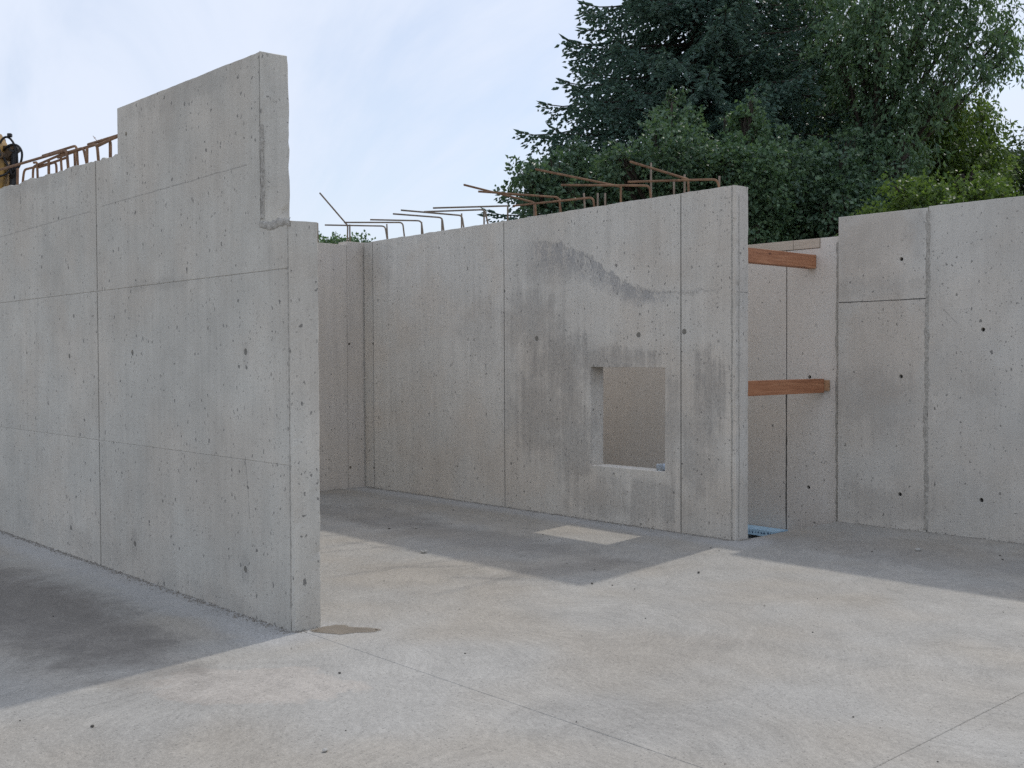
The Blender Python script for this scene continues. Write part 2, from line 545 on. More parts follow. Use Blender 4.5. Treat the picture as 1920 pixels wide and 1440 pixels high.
M['floor'] = floor_material()
M['soil'] = simple('bare_soil', (.30, .25, .19), .95, .4, 1.6, 0, .1, (.19, .155, .11))
M['cut'] = simple('saw_cut_dark', (.10, .095, .09), .95, .3, 30)

# ------------------------------------------------------------------ ground and floor
def ground():
    n = 110
    xs = np.concatenate([np.linspace(-700, -60, 14), np.linspace(-55, 45, n - 28), np.linspace(50, 700, 14)])
    ys = np.concatenate([np.linspace(-700, -50, 14), np.linspace(-45, 60, n - 28), np.linspace(65, 700, 14)])
    V, F = [], []
    for j, y in enumerate(ys):
        for i, x in enumerate(xs):
            ox = max(-15.4 - x, x - 7.0, 0); oy = max(-5.0 - y, y - 10.2, 0)
            dd = math.hypot(ox, oy)
            k = min(max((dd - .6) / 3.4, 0), 1); k = k * k * (3 - 2 * k)
            z = -.55 + k * 1.75 + (k * .25) * mnoise.noise((x * .15, y * .15, 0))
            V.append((x, y, z))
    m_ = len(xs)
    for j in range(len(ys) - 1):
        for i in range(m_ - 1):
            F.append((j * m_ + i, j * m_ + i + 1, (j + 1) * m_ + i + 1, (j + 1) * m_ + i))
    o = obj('ground', np_mesh('ground', V, F, True), M['soil'])
    tag(o, kind='structure')


ground()


# ---- polygon slabs: outline plus holes, with small worn arrises
def area(p):
    return sum(p[i][0] * p[(i + 1) % len(p)][1] - p[(i + 1) % len(p)][0] * p[i][1] for i in range(len(p))) / 2


def offset(p, dd):
    """move every edge of a polygon to its left by dd"""
    n = len(p); o = []
    for i in range(n):
        a, b, c = Vector(p[i - 1]), Vector(p[i]), Vector(p[(i + 1) % n])
        e1, e2 = (b - a).normalized(), (c - b).normalized()
        n1, n2 = Vector((-e1.y, e1.x)), Vector((-e2.y, e2.x))
        k = n1 + n2
        k = k / max(k.dot(n1), .3)
        o.append((b.x + k.x * dd, b.y + k.y * dd))
    return o


def slab_mesh(name, outer, holes, depth, bev, place):
    """place(u, v, d) -> point; front face at d=0"""
    outer = list(outer) if area(outer) > 0 else list(outer)[::-1]
    holes = [list(h) if area(h) < 0 else list(h)[::-1] for h in holes]
    bm = bmesh.new()
    loops = [outer] + holes
    rings = {0: [], 1: [], 2: [], 3: []}
    for lp in loops:
        ins = offset(lp, bev)
        for k, (pp, dd) in enumerate(((ins, 0), (lp, bev), (lp, depth - bev), (ins, depth))):
            rings[k].append([bm.verts.new(place(q[0], q[1], dd)) for q in pp])
    for li, lp in enumerate(loops):
        n = len(lp)
        for k in range(3):
            a, b = rings[k][li], rings[k + 1][li]
            for i in range(n):
                bm.faces.new((a[i], a[(i + 1) % n], b[(i + 1) % n], b[i]))
    for k, which in ((0, False), (3, True)):
        flat = [v for r_ in rings[k] for v in r_]
        polys = [[Vector((q[0], q[1], 0)) for q in offset(lp, bev)] for lp in loops]
        for tri in tessellate_polygon(polys):
            try:
                bm.faces.new([flat[i] for i in tri])
            except ValueError:
                pass
    return bm_mesh(bm, name)


def ragged(p, q, step, amp, seed):
    """points from p to q (q left out) with a chipped edge"""
    p, q = Vector(p), Vector(q)
    n = max(1, int((q - p).length / step))
    e = (q - p).normalized(); nn = Vector((-e.y, e.x))
    o = [tuple(p)]
    for i in range(1, n):
        s = i / n
        x = p + (q - p) * s
        k = mnoise.noise((s * (q - p).length * 3.1, seed, 0)) * amp + mnoise.noise((s * (q - p).length * 13.0, seed, 4)) * amp * .8
        o.append(tuple(x + nn * k))
    return o


def rect(u0, u1, v0, v1, top=0.0, seed=0.0, right=0.0):
    p = [(u0, v0)]
    if right:
        p += ragged((u1, v0), (u1, v1), .06, right, seed + 3)
    else:
        p += [(u1, v0)]
    if top:
        p += ragged((u1, v1), (u0, v1), .05, top, seed)
    else:
        p += [(u1, v1)]
    p.append((u0, v1))
    return p


def circle(u, v, r, n=10):
    return [(u + r * math.cos(2 * math.pi * k / n), v + r * math.sin(2 * math.pi * k / n)) for k in range(n)]


flo = empty('floor', (-4, 3.4, 0))
tag(flo, kind='structure')
flat = lambda u, v, dd: Vector((u, v, -dd))
CX, CY, G = -2.14, 3.376, .0011
for bay in ([(-14.6, -4.5), (CX - G, -4.5), (CX - G, CY - G), (-14.6, CY - G)],
            [(CX + G, -4.5), (6.0, -4.5), (6.0, CY - G), (CX + G, CY - G)],
            [(-11.39, CY + G), (CX - G, CY + G), (CX - G, YD + .2), (-5.612, YD + .2)] + ragged((-5.612, YD + .0), (-5.612, YB + TH + .0), .08, .012, 5.0) + [(-5.612, YB + TH), (-11.39, YB + TH)],
            [(CX + G, CY + G), (6.0, CY + G), (6.0, YD + .2), (CX + G, YD + .2)]):
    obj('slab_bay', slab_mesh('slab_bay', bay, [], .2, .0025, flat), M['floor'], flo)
obj('slab_base', bm_mesh(box_bm(-14.55, 5.95, -4.45, YB + .1, -.3, -.03), 'slab_base'), M['cut'], flo)
obj('slab_base', bm_mesh(box_bm(-5.68, 5.95, YB + .1, YD + .15, -.3, -.03), 'slab_base'), M['cut'], flo)

# ------------------------------------------------------------------ walls
def on_y(y):
    return lambda u, v, dd: Vector((u, y + dd, v))


def on_x(x):
    return lambda u, v, dd: Vector((x - dd, u, v))


def seam(parent, place, u0, v0, u1, v1, depth, wd=.03, mat='seam', inset=.004):
    """grout in a joint between two panels, set back behind the faces"""
    e = Vector((u1 - u0, v1 - v0)).normalized(); nn = Vector((-e.y, e.x)) * wd / 2
    p = [(u0 - nn.x, v0 - nn.y), (u1 - nn.x, v1 - nn.y), (u1 + nn.x, v1 + nn.y), (u0 + nn.x, v0 + nn.y)]
    me = slab_mesh('joint_grout', p, [], depth - 2 * inset, .001, lambda u, v, dd: place(u, v, dd + inset))
    return obj('joint_grout', me, M[mat], parent)


def rough_strip(parent, place, pts, wd, proud, seed, mat='grout', name='grout_ridge', amp=.45):
    """irregular ridge of leaked grout along a polyline on a wall face"""
    P2 = [Vector(p) for p in pts]
    samp = []
    for a, b in zip(P2, P2[1:]):
        n = max(2, int((b - a).length / .025))
        samp += [a + (b - a) * (i / n) for i in range(n)]
    samp.append(P2[-1])
    bm = bmesh.new(); rows = []
    K = 6
    for i, s in enumerate(samp):
        e = (samp[min(i + 1, len(samp) - 1)] - samp[max(i - 1, 0)]).normalized(); nn = Vector((-e.y, e.x))
        lw = wd * (.5 + amp * mnoise.noise((s.x * 7, s.y * 7, seed)) + amp * .6 * mnoise.noise((s.x * 25, s.y * 25, seed)))
        rw = wd * (.5 + amp * mnoise.noise((s.x * 7, s.y * 7, seed + 9)) + amp * .6 * mnoise.noise((s.x * 25, s.y * 25, seed + 9)))
        row = []
        for k in range(K):
            q = k / (K - 1)
            x = s + nn * (-lw + (lw + rw) * q)
            hgt = proud * (math.sin(math.pi * q) ** .5) * (.5 + .9 * abs(mnoise.noise((x.x * 40, x.y * 40, seed + 3)))) if 0 < k < K - 1 else -.003
            row.append(bm.verts.new(place(x.x, x.y, -hgt)))
        rows.append(row)
    for a, b in zip(rows, rows[1:]):
        for k in range(K - 1):
            bm.faces.new((a[k], a[k + 1], b[k + 1], b[k]))
    return obj(name, bm_mesh(bm, name), M[mat], parent)


def plug(parent, place, u, v, r, inset, mat, name):
    """mortar plug or dark bottom of a form tie hole"""
    me = slab_mesh(name, circle(u, v, r * 1.25, 10), [], .03, .002, lambda a, b, dd: place(a, b, dd + inset))
    return obj(name, me, M[mat], parent)


def rough_post(parent, name, mat, x0, x1, y0, y1, z0, z1, amp, seed, cap=.012, step=.045):
    """upright strip at a wall's free end, with chipped corners"""
    bm = bmesh.new(); rings = []
    n = int((z1 - z0) / step)
    c = .006
    prof = [(x0, y0), (x1 - c, y0), (x1, y0 + c), (x1, (y0 + y1) / 2), (x1, y1 - c), (x1 - c, y1), (x0, y1)]
    for i in range(n + 1):
        z = z0 + (z1 - z0) * i / n
        ring = []
        for k, (x, y) in enumerate(prof):
            a = amp if k in (1, 2, 4, 5) else amp * .15
            g = abs(mnoise.noise((x * 5, y * 5 + k, z * 6 + seed))) * a + max(0, mnoise.noise((k * 3.3, z * 17, seed)) - .25) * a * 2.2
            ring.append(bm.verts.new((x - (g if k in (1, 2, 4, 5) else 0), y + (g if k in (1, 2) else (-g if k in (4, 5) else 0)), z + (mnoise.noise((x * 30, y * 30, seed)) * cap if i == n else 0))))
        rings.append(ring)
    K = len(prof)
    for a, b in zip(rings, rings[1:]):
        for k in range(K):
            bm.faces.new((a[k], a[(k + 1) % K], b[(k + 1) % K], b[k]))
    bm.faces.new(rings[0][::-1]); bm.faces.new(rings[-1])
    return obj(name, bm_mesh(bm, name), M[mat], parent)


def bar(parent, pts, r=.0095, bend=.05, mat='rust', name='reinforcing_bar'):
    return obj(name, bm_mesh(tube_bm(round_path(pts, bend), r, 7), name, True), M[mat], parent)


def panels(parent, place, mat, polys, depth, bev=.0025):
    for outer, holes in polys:
        obj('panel', slab_mesh('panel', outer, holes, depth, bev, place), M[mat], parent)


g = .005
gh = .0018
gv = .0085
Z0 = -.004
# ---- A: the stepped wall
wa = tag(empty('concrete_wall', (-8.5, YA + TH / 2, 0)), 'tall grey concrete wall with stepped top, notched free end and rusty bars', 'wall')
pa = on_y(YA)
xj, xk, z1, z2 = -8.364, -11.25, .973, 2.124
ex = -5.550                                   # end strip begins
ux = -5.860
h2 = .0009
tie = lambda pts, r=.021: [circle(a, b, r) for a, b in pts]
up_main = [(xj + gv, z2 + gh), (ex - g, z2 + gh), (ex - g, 2.400), (ux - g, 2.404)] + ragged((ux - g, 2.41), (ux - g, 3.440), .05, .004, 2.0)[1:] + \
          ragged((ux - g, 3.440), (-7.945, 3.457), .05, .004, 1.0) + ragged((-7.945, 3.457), (-7.945, 3.125), .05, .006, 3.0) + ragged((-7.945, 3.118), (xj + gv, 3.128), .04, .022, 7.0) + [(xj + gv, 3.128)]
up_left = [(xk + g, z2 + gh), (xj - gv, z2 + gh)] + ragged((xj - gv, 3.130), (xk + g, 3.190), .04, .020, 4.0) + [(xk + g, 3.19)]
up_far = [(-14.5, z2 + gh), (xk - g, z2 + gh)] + ragged((xk - g, 3.19), (-14.5, 3.22), .05, .02, 14.0) + [(-14.5, 3.22)]
panels(wa, pa, 'wall_a', [
    (rect(xj + gv, ex - g, Z0, z1 - h2), tie([(-7.727, .244), (-6.091, .287)])),
    (rect(xj + gv, ex - g, z1 + h2, z2 - gh), tie([(-7.73, 1.644), (-6.062, 1.641)])),
    (up_main, tie([(-7.793, 3.242)], .017)),
    (rect(xk + g, xj - gv, Z0, z1 - h2), tie([(-8.972, .221)])),
    (rect(xk + g, xj - gv, z1 + h2, z2 - gh), tie([(-8.954, 1.625)])),
    (up_left, []),
    (rect(-14.5, xk - g, Z0, z1 - h2), []), (rect(-14.5, xk - g, z1 + h2, z2 - gh), []), (up_far, [])], TH)
for (a, b) in ((-7.727, .244), (-6.091, .287), (-7.73, 1.644), (-6.062, 1.641), (-8.972, .221), (-8.954, 1.625)):
    plug(wa, pa, a, b, .02, .003, 'plug', 'tie_plug')
plug(wa, pa, -7.793, 3.242, .017, .05, 'hole', 'tie_hole')
seam(wa, pa, xj, .0, xj, 3.10, TH, wd=.04, inset=.006)
seam(wa, pa, xk, .0, xk, 3.15, TH)
seam(wa, pa, -14.4, z2, ex, z2, TH, mat='grout', inset=.003)
seam(wa, pa, -14.4, z1, ex, z1, TH, mat='grout', inset=.002)
seam(wa, pa, ex, .0, ex, 2.38, TH, inset=.004)
seam(wa, pa, ux, 2.42, ux, 3.42, TH, inset=.003)
rough_post(wa, 'end_strip', 'wall_a', ex + g, -5.514, YA, YA + TH, Z0, 2.400, .006, 1.0)
rough_post(wa, 'end_strip', 'wall_a', ux + g, -5.823, YA, YA + TH, 2.405, 3.437, .014, 6.0)
rough_strip(wa, pa, [(-5.842, 3.0), (-5.836, 2.8), (-5.84, 2.6), (-5.845, 2.44)], .045, .007, 3.0)
rough_strip(wa, pa, [(-5.87, 2.405), (-5.75, 2.392), (-5.64, 2.39), (-5.52, 2.392)], .05, .009, 8.0)
rough_strip(wa, pa, [(ex, 2.36), (ex, 1.9), (ex + .002, 1.3), (ex, .75), (ex, .05)], .016, .004, 5.0)
random.seed(4)
# bars standing out of the low part of its top (x, z) in the wall's middle plane
yb_ = YA + .09
ab = [[(-10.75, 3.369), (-9.37, 3.33), (-9.10, 3.322), (-9.066, 3.17)],
      [(-9.644, 3.35), (-8.945, 3.340), (-8.918, 3.17)],
      [(-10.321, 3.16), (-10.246, 3.314), (-9.558, 3.284), (-9.228, 3.279)],
      [(-8.811, 3.333), (-8.0, 3.31)], [(-8.489, 3.269), (-8.0, 3.277)],
      [(-9.97, 3.15), (-9.95, 3.30), (-9.25, 3.315), (-8.80, 3.300), (-8.717, 3.16)],
      [(-9.36, 3.30), (-8.902, 3.308), (-8.58, 3.301), (-8.545, 3.15)],
      [(-9.9, 3.285), (-9.52, 3.29), (-9.512, 3.15)], [(-9.85, 3.318), (-9.79, 3.316), (-9.775, 3.15)],
      [(-9.575, 3.15), (-9.57, 3.308)], [(-9.328, 3.15), (-9.352, 3.318)], [(-9.09, 3.15), (-9.105, 3.315)],
      [(-8.674, 3.15), (-8.67, 3.279)], [(-8.275, 3.10), (-8.271, 3.292)], [(-8.65, 3.292), (-8.312, 3.293), (-8.32, 3.12)],
      [(-10.5, 3.17), (-10.48, 3.36)]]
for i, b_ in enumerate(ab):
    dy = (i % 4 - 1.5) * .022
    n_ = len(b_)
    bar(wa, [(x, yb_ + dy + (random.uniform(-.03, .03) if n_ > 2 and k in (0, n_ - 1) and z > 3.2 else 0), z - (.04 if z < 3.2 else 0)) for k, (x, z) in enumerate(b_)], .0105 if i % 3 else .012)
bar(wa, [(-8.58, yb_, 3.345), (-8.63, yb_, 3.37)], .002, name='tie_wire')
bar(wa, [(-8.52, yb_, 3.305), (-8.59, yb_ - .01, 3.35)], .002, name='tie_wire')

# ---- B: the wall with the window opening
wb = tag(empty('concrete_wall', (-8.4, YB + TH / 2, 0)), 'long stained concrete wall with a square opening and bent bars on top', 'wall')
pb = on_y(YB)
b0, b1, b2, b3 = -11.01, -8.610, -6.226, -5.665
zb = lambda x: 3.028 + .05 * (x + 11.2) / 5.6
win = [(-7.349, .538), (-6.412, .540), (-6.408, 1.500), (-7.345, 1.503)]
def bpoly(x0, x1, s):
    return [(x0, Z0), (x1, Z0)] + ragged((x1, zb(x1)), (x0, zb(x0)), .05, .007, s) + [(x0, zb(x0))]
panels(wb, pb, 'wall_b', [
    (bpoly(-11.192, b0 - g, 1.5), []),
    (bpoly(b0 + g, b1 - g, 2.5), tie([(-9.101, 1.796), (-9.059, .271)], .015)),
    (bpoly(b1 + g, b2 - g, 3.5), [win] + tie([(-8.11, 1.793), (-6.729, 1.806)], .026)),
    (bpoly(b2 + g, b3 - g, 4.5), tie([(-6.188, 1.825)], .026))], TH)
for (a, b) in ((-8.11, 1.793), (-6.729, 1.806), (-6.188, 1.825)):
    plug(wb, pb, a, b, .025, .0025, 'plug', 'tie_plug')
for (a, b) in ((-9.101, 1.796), (-9.059, .271)):
    plug(wb, pb, a, b, .014, .002, 'grout', 'tie_plug')
for x in (b0, b1, b2):
    seam(wb, pb, x, 0, x, zb(x) - .02, TH, inset=.0045)
seam(wb, pb, b3, 0, b3, zb(b3) - .02, TH, inset=.004)
rough_post(wb, 'end_strip', 'wall_b', b3 + g, -5.622, YB, YB + TH, Z0, 3.078, .007, 12.0)
rough_strip(wb, pb, [(b3, 3.05), (b3, 2.4), (b3 + .002, 1.6), (b3, .9), (b3, .03)], .022, .005, 31.0)
for z_ in (2.16,):
    rough_strip(wb, lambda u, v, dd: Vector((-5.622 - dd, u, v)), [(YB + .012, z_), (YB + .17, z_ - .004)], .005, .001, 41.0, 'seam', 'cold_joint')
rough_strip(wb, lambda u, v, dd: Vector((-5.622 - dd, u, v)), [(YB + .04, 3.0), (YB + .045, 2.2), (YB + .04, 1.3), (YB + .045, .6), (YB + .04, .03)], .014, .004, 44.0)
yB_ = YB + .09
hooks = [((-10.816, 3.0), (-10.869, 3.211), (-11.254, 7.258, 3.211)), ((-10.471, 3.0), (-10.511, 3.222), (-10.966, 7.342, 3.222)),
         ((-10.109, 3.0), (-10.148, 3.207), (-10.456, 7.362, 3.207)), ((-9.722, 3.0), (-9.76, 3.207), (-9.863, 7.256, 3.207)),
         ((-9.362, 3.0), (-9.407, 3.196), (-9.496, 7.093, 3.196)), ((-8.946, 3.0), (-9.015, 3.222), (-9.587, 7.477, 3.222)),
         ((-8.643, 3.0), (-8.642, 3.223), (-9.293, 7.372, 3.223)), ((-8.197, 3.0), (-8.22, 3.212), (-8.16, 6.86, 3.285)),
         ((-7.829, 3.0), (-7.867, 3.228), (-8.107, 6.999, 3.228)), ((-7.363, 3.0), (-7.391, 3.175), (-8.352, 7.684, 3.175)),
         ((-7.027, 3.0), (-7.026, 3.237), (-7.12, 6.83, 3.298)), ((-6.641, 3.0), (-6.666, 3.204), (-7.189, 7.224, 3.204)),
         ((-6.202, 3.0), (-6.214, 3.208), (-6.12, 6.98, 3.248)), ((-5.847, 3.0), (-5.887, 3.168), (-6.507, 7.384, 3.168))]
for i, (a, b, e) in enumerate(hooks):
    bar(wb, [(a[0], yB_, a[1]), (b[0], yB_, b[1]), e], .0095 + .001 * (i > 6), .045 if i not in (6, 10, 12) else .012, 'rust_grey' if i < 7 else 'rust')
for (xa_, xb_, zt) in ((-10.16, -10.158, 3.195), (-9.781, -9.779, 3.202), (-9.427, -9.426, 3.222), (-9.043, -9.042, 3.224), (-8.246, -8.245, 3.203), (-7.868, -7.867, 3.217),
                       (-7.508, -7.529, 3.233), (-7.342, -7.341, 3.212), (-7.242, -7.242, 3.2), (-6.66, -6.66, 3.418), (-6.263, -6.263, 3.258), (-6.386, -6.386, 3.225), (-5.882, -5.875, 3.196), (-10.83, -10.85, 3.235)):
    bar(wb, [(xa_, yB_ + .012, 3.0), ((xa_ + xb_) / 2, yB_ + .012, 3.1), (xb_, yB_ + .012, zt)], .0095, .05, 'rust_grey', 'bar_stub')
# ---- C: end wall
wc = tag(empty('concrete_wall', (XC - TH / 2, 5.7, 0)), 'shaded brownish concrete cross wall meeting the window wall in a corner', 'wall')
pc = on_x(XC)
cz = lambda y: 2.995
panels(wc, pc, 'wall_c', [
    (rect(3.53, 5.1 - gh, Z0, 2.985), []), (rect(5.1 + gh, 7.531 - gh, Z0, 2.985, .004, 6.0), []),
    (rect(7.531 + gh, YB + TH, Z0, 3.028, .004, 8.0), tie([(7.560, 1.773), (7.562, .253)], .016))], TH)
for z_ in (1.773, .253):
    plug(wc, pc, 7.561, z_, .016, .03, 'hole', 'tie_hole')
for z_ in (1.772, .248):
    obj('tie_hole', slab_mesh('tie_hole', circle(-11.012, z_, .013), [], .01, .001, lambda u, v, dd: pb(u, v, dd - .0015)), M['hole'], wb)
for y_ in (5.1, 7.531):
    seam(wc, pc, y_, 0, y_, 2.96, TH)
rough_strip(wc, lambda u, v, dd: Vector((XC + .006 - dd, u, v)), [(YB - .012, .02), (YB - .012, 1.4), (YB - .012, 2.98)], .012, .003, 61.0, 'grout', 'corner_grout')
bar(wc, [(XC - .09, 7.60, 2.96), (XC - .09, 7.61, 3.235), (XC - .10, 7.215, 3.60)], .010, .03, 'rust_grey')
bar(wc, [(XC - .09, 7.64, 2.96), (XC - .09, 7.64, 3.25)], .010, .03, 'rust_grey', 'bar_stub')
bar(wc, [(XC - .05, 7.155, 2.95), (XC - .05, 7.152, 3.225)], .0085, .03, 'rust_grey', 'bar_stub')

# ---- D: right wall, E: stair wall behind the window wall
wd_ = tag(empty('concrete_wall', (-1.5, YD + TH / 2, 0)), 'smooth grey concrete wall with open tie holes and one rough upright seam', 'wall')
pd = on_y(YD)
d0, d1 = -5.606, -4.705
panels(wd_, pd, 'wall_d', [
    (rect(d0, d1 - g, Z0, 2.114 - .0015), tie([(-4.962, 1.409), (-4.967, .319)], .019)),
    (rect(d0, d1 - g, 2.114 + .0015, 2.934), tie([(-4.962, 2.487)], .019)),
    (rect(d1 + g, -2.305 - g, Z0, 2.944, .003, 3.0), tie([(-4.204, 1.824), (-4.209, .337)], .019)),
    (rect(-2.305 + g, .095 - g, Z0, 2.955), []), (rect(.095 + g, 2.5, Z0, 2.965), [])], TH)
for (a, b) in ((-4.962, 1.409), (-4.967, .319), (-4.962, 2.487), (-4.204, 1.824), (-4.209, .337)):
    plug(wd_, pd, a, b, .019, .035, 'hole', 'tie_hole')
seam(wd_, pd, d0 + .01, 2.114, d1, 2.114, TH, inset=.003)
for x in (d1, -2.305, .095):
    seam(wd_, pd, x, 0, x, 2.9, TH)
rough_strip(wd_, pd, [(d1, 2.90), (d1, 2.3), (d1 - .01, 1.9), (d1 - .006, 1.4), (d1 - .015, .9), (d1 - .005, .5), (d1 - .012, .02)], .05, .006, 71.0)
rough_strip(wd_, pd, [(d0 + .01, 2.116), (-5.3, 2.113), (-5.0, 2.116), (d1, 2.118)], .010, .003, 75.0, 'seam')

we = tag(empty('concrete_wall', (-8.5, YD + .045 + TH / 2, -.6)), 'warm tan concrete wall behind the stair opening, with wood strip along its top', 'wall')
pe = on_y(YD + .045)
e0, e1 = -6.213, -5.615
panels(we, pe, 'wall_e', [
    (rect(-11.3, -9.6 - g, -.5, 2.66), []), (rect(-9.6 + g, e0 - g, -.5, 2.66), []),
    ([(e0 + g, -.5), (e1, -.5), (e1, 2.757), (-5.829, 2.757), (-5.833, 2.66), (e0 + g, 2.66)], tie([(-5.95, 1.393), (-5.959, .296)], .019))], TH)
for (a, b) in ((-5.95, 1.393), (-5.959, .296)):
    plug(we, pe, a, b, .019, .035, 'hole', 'tie_hole')
for x in (-9.6, e0):
    seam(we, pe, x, -.4, x, 2.64, TH, wd=.034, inset=.004)
rough_strip(we, pe, [(e1 - .028, 2.7), (e1 - .026, 1.9), (e1 - .03, 1.0), (e1 - .028, 0), (e1 - .028, -.4)], .04, .005, 81.0)
rough_strip(we, pe, [(e0, 1.35), (e0, .6), (e0, -.3)], .02, .002, 83.0, 'seam')
M['old_wood'] = simple('weathered_board', (.58, .50, .41), .85, .3, 6, 0, .2, (.47, .40, .32), .3, (1, 8, 14))
for (xa_, xb_) in ((-8.6, -6.134), (-6.130, -5.838)):
    obj('nailing_board', bm_mesh(box_bm(xa_, xb_, YD + .037, YD + .22, 2.664, 2.756, .002), 'nailing_board'), M['old_wood'], we)

# ------------------------------------------------------------------ braces in the stair opening
def wood_material():
    mt, t, bs = new_mat('reddish_timber')
    P = position(t)
    s = t.vmul(P, (26, 1.6, 26))
    wv = t.noise(s, 1.0, 5, .65, 1.2)
    fine = t.noise(t.vmul(P, (120, 5, 120)), 1.0, 3, .6)
    col = t.ramp(wv, [(.28, (.25, .095, .043)), (.5, (.43, .185, .09)), (.75, (.54, .27, .145))])
    col = t.mix(t.math('MULTIPLY', t.ss(fine, .55, .75), .35), col, (.16, .06, .03))
    vv = t.n('ShaderNodeTexVoronoi')
    t.put(vv.inputs['Vector'], t.vmul(P, (5, 3.2, 7))); t.put(vv.inputs['Scale'], 1.6)
    col = t.mix(t.math('MULTIPLY', t.ss(vv.outputs['Distance'], .22, .1), .8), col, (.075, .028, .016))
    t.put(bs.inputs['Base Color'], col)
    bs.inputs['Roughness'].default_value = .7
    bump(t, bs, wv, .25, .004)
    return mt


M['timber'] = wood_material()
M['end_wood'] = simple('pale_wood_wedge', (.50, .30, .17), .8, .25, 20, 0, .2, None, .2, (6, 1, 6))
bt = empty('timber_brace', (-5.91, 8.7, 2.46))
tag(bt, 'reddish square timber braced across stair opening level with the wall top', 'timber')
obj('beam', bm_mesh(box_bm(-5.97, -5.872, YB + TH + .012, YD + .040, 2.462, 2.594, .004, 2), 'beam'), M['timber'], bt)
bl = empty('timber_brace', (-5.81, 8.7, 1.24))
tag(bl, 'darker reddish timber braced across stair opening at mid height, pale wedge at its end', 'timber')
obj('beam', bm_mesh(box_bm(-5.862, -5.765, YB + TH + .012, YD + .012, 1.242, 1.378, .004, 2), 'beam'), M['timber'], bl)
obj('wedge', bm_mesh(box_bm(-5.84, -5.718, YD + .016, YD + .041, 1.262, 1.366, .002), 'wedge'), M['end_wood'], bl)

# ------------------------------------------------------------------ foam boards in the pit
M['blue_foam'] = simple('blue_foam', (.46, .64, .76), .7, .15, 8, 0, .3, (.36, .55, .70), .1)
M['white_foam'] = simple('white_foam', (.72, .74, .74), .8, .12, 14, 0, .3, None, .1)
M['print'] = simple('dark_print', (.05, .10, .18), .7, .2, 10, 0, .2, None, 0)
fb = empty('foam_board', (-7.1, 9.34, -.215))
tag(fb, 'pale blue foam insulation board lying in the stair pit', 'board')
obj('board', bm_mesh(box_bm(-8.1, -6.18, 9.24, 9.44, -.213, -.150, .003), 'board'), M['blue_foam'], fb)
random.seed(8)
x = -6.62
while x < -6.2:                      # smudged print on the face
    wdt = random.uniform(.006, .022)
    obj('print_mark', bm_mesh(box_bm(x, x + wdt, 9.2385, 9.2412, -.196 + random.uniform(0, .012), -.178 + random.uniform(0, .012)), 'print_mark'), M['print'], fb)
    x += wdt + random.uniform(.008, .03)
wf = empty('perforated_board', (-7.1, 9.1, -.3))
tag(wf, 'white perforated board under the blue foam board in the stair pit', 'board')
holes_ = [circle(-8.0 + .062 * i + (.03 if j % 2 else 0), 8.96 + .07 * j, .013, 7) for i in range(30) for j in range(6)]
obj('board', slab_mesh('board', [(-8.1, 8.9), (-6.1, 8.9), (-6.1, 9.44), (-8.1, 9.44)], holes_, .035, .001, lambda u, v, dd: Vector((u, v, -.262 - dd))), M['white_foam'], wf)
obj('backing', bm_mesh(box_bm(-8.09, -6.11, 8.91, 9.43, -.32, -.300), 'backing'), M['hole'], wf)
pit = obj('pit_floor', bm_mesh(box_bm(-11.2, -5.70, YB + TH + .01, YD + .04, -.5, -.322), 'pit_floor'), M['soil'])
tag(pit, kind='structure')

# ------------------------------------------------------------------ bottle on the sill
def glassy(name, col, rough=.12, trans=.75):
    mt, t, bs = new_mat(name)
    P = position(t)
    n1 = t.noise(P, 60, 3, .6)
    t.put(bs.inputs['Base Color'], t.mix(n1, col, tuple(c * .8 for c in col)))
    bs.inputs['Roughness'].default_value = rough
    bs.inputs['Transmission Weight'].default_value = trans
    bs.inputs['IOR'].default_value = 1.2
    return mt


M['pet'] = glassy('clear_plastic', (.72, .80, .88))
M['cap'] = simple('blue_cap', (.05, .16, .42), .4, .15, 30)
M['wrap'] = simple('pale_wrapper', (.62, .68, .76), .5, .2, 30, 0, .4, (.35, .45, .6))


def lathe_bm(prof, sides=18):
    """profile (r, x) turned about the x axis"""
    bm = bmesh.new(); rings = []
    for r_, x_ in prof:
        rings.append([bm.verts.new((x_, r_ * math.cos(2 * math.pi * k / sides), r_ * math.sin(2 * math.pi * k / sides))) for k in range(sides)])
    for a, b in zip(rings, rings[1:]):
        for k in range(sides):
            bm.faces.new((a[k], a[(k + 1) % sides], b[(k + 1) % sides], b[k]))
    bm.faces.new(rings[0][::-1]); bm.faces.new(rings[-1])
    return bm


bo = empty('water_bottle', (-6.548, YB + .040, .5405 + .033), R(40))
tag(bo, 'crumpled clear plastic bottle lying on the sill of the opening', 'bottle')
prof = [(.008, -.001), (.022, 0), (.030, .004), (.0325, .012), (.0325, .028), (.0305, .032), (.0325, .036), (.0325, .05), (.0305, .054), (.0325, .058), (.0325, .12), (.031, .135), (.024, .155), (.014, .17), (.0125, .178)]
me = bm_mesh(lathe_bm(prof), 'body', True)
local('body', me, M['pet'], bo)
local('cap', bm_mesh(lathe_bm([(.0145, .176), (.015, .178), (.015, .19), (.0135, .192)], 16), 'cap'), M['cap'], bo)
local('wrapper', bm_mesh(lathe_bm([(.0328, .066), (.0331, .068), (.0331, .108), (.0328, .110)], 18), 'wrapper', True), M['wrap'], bo)

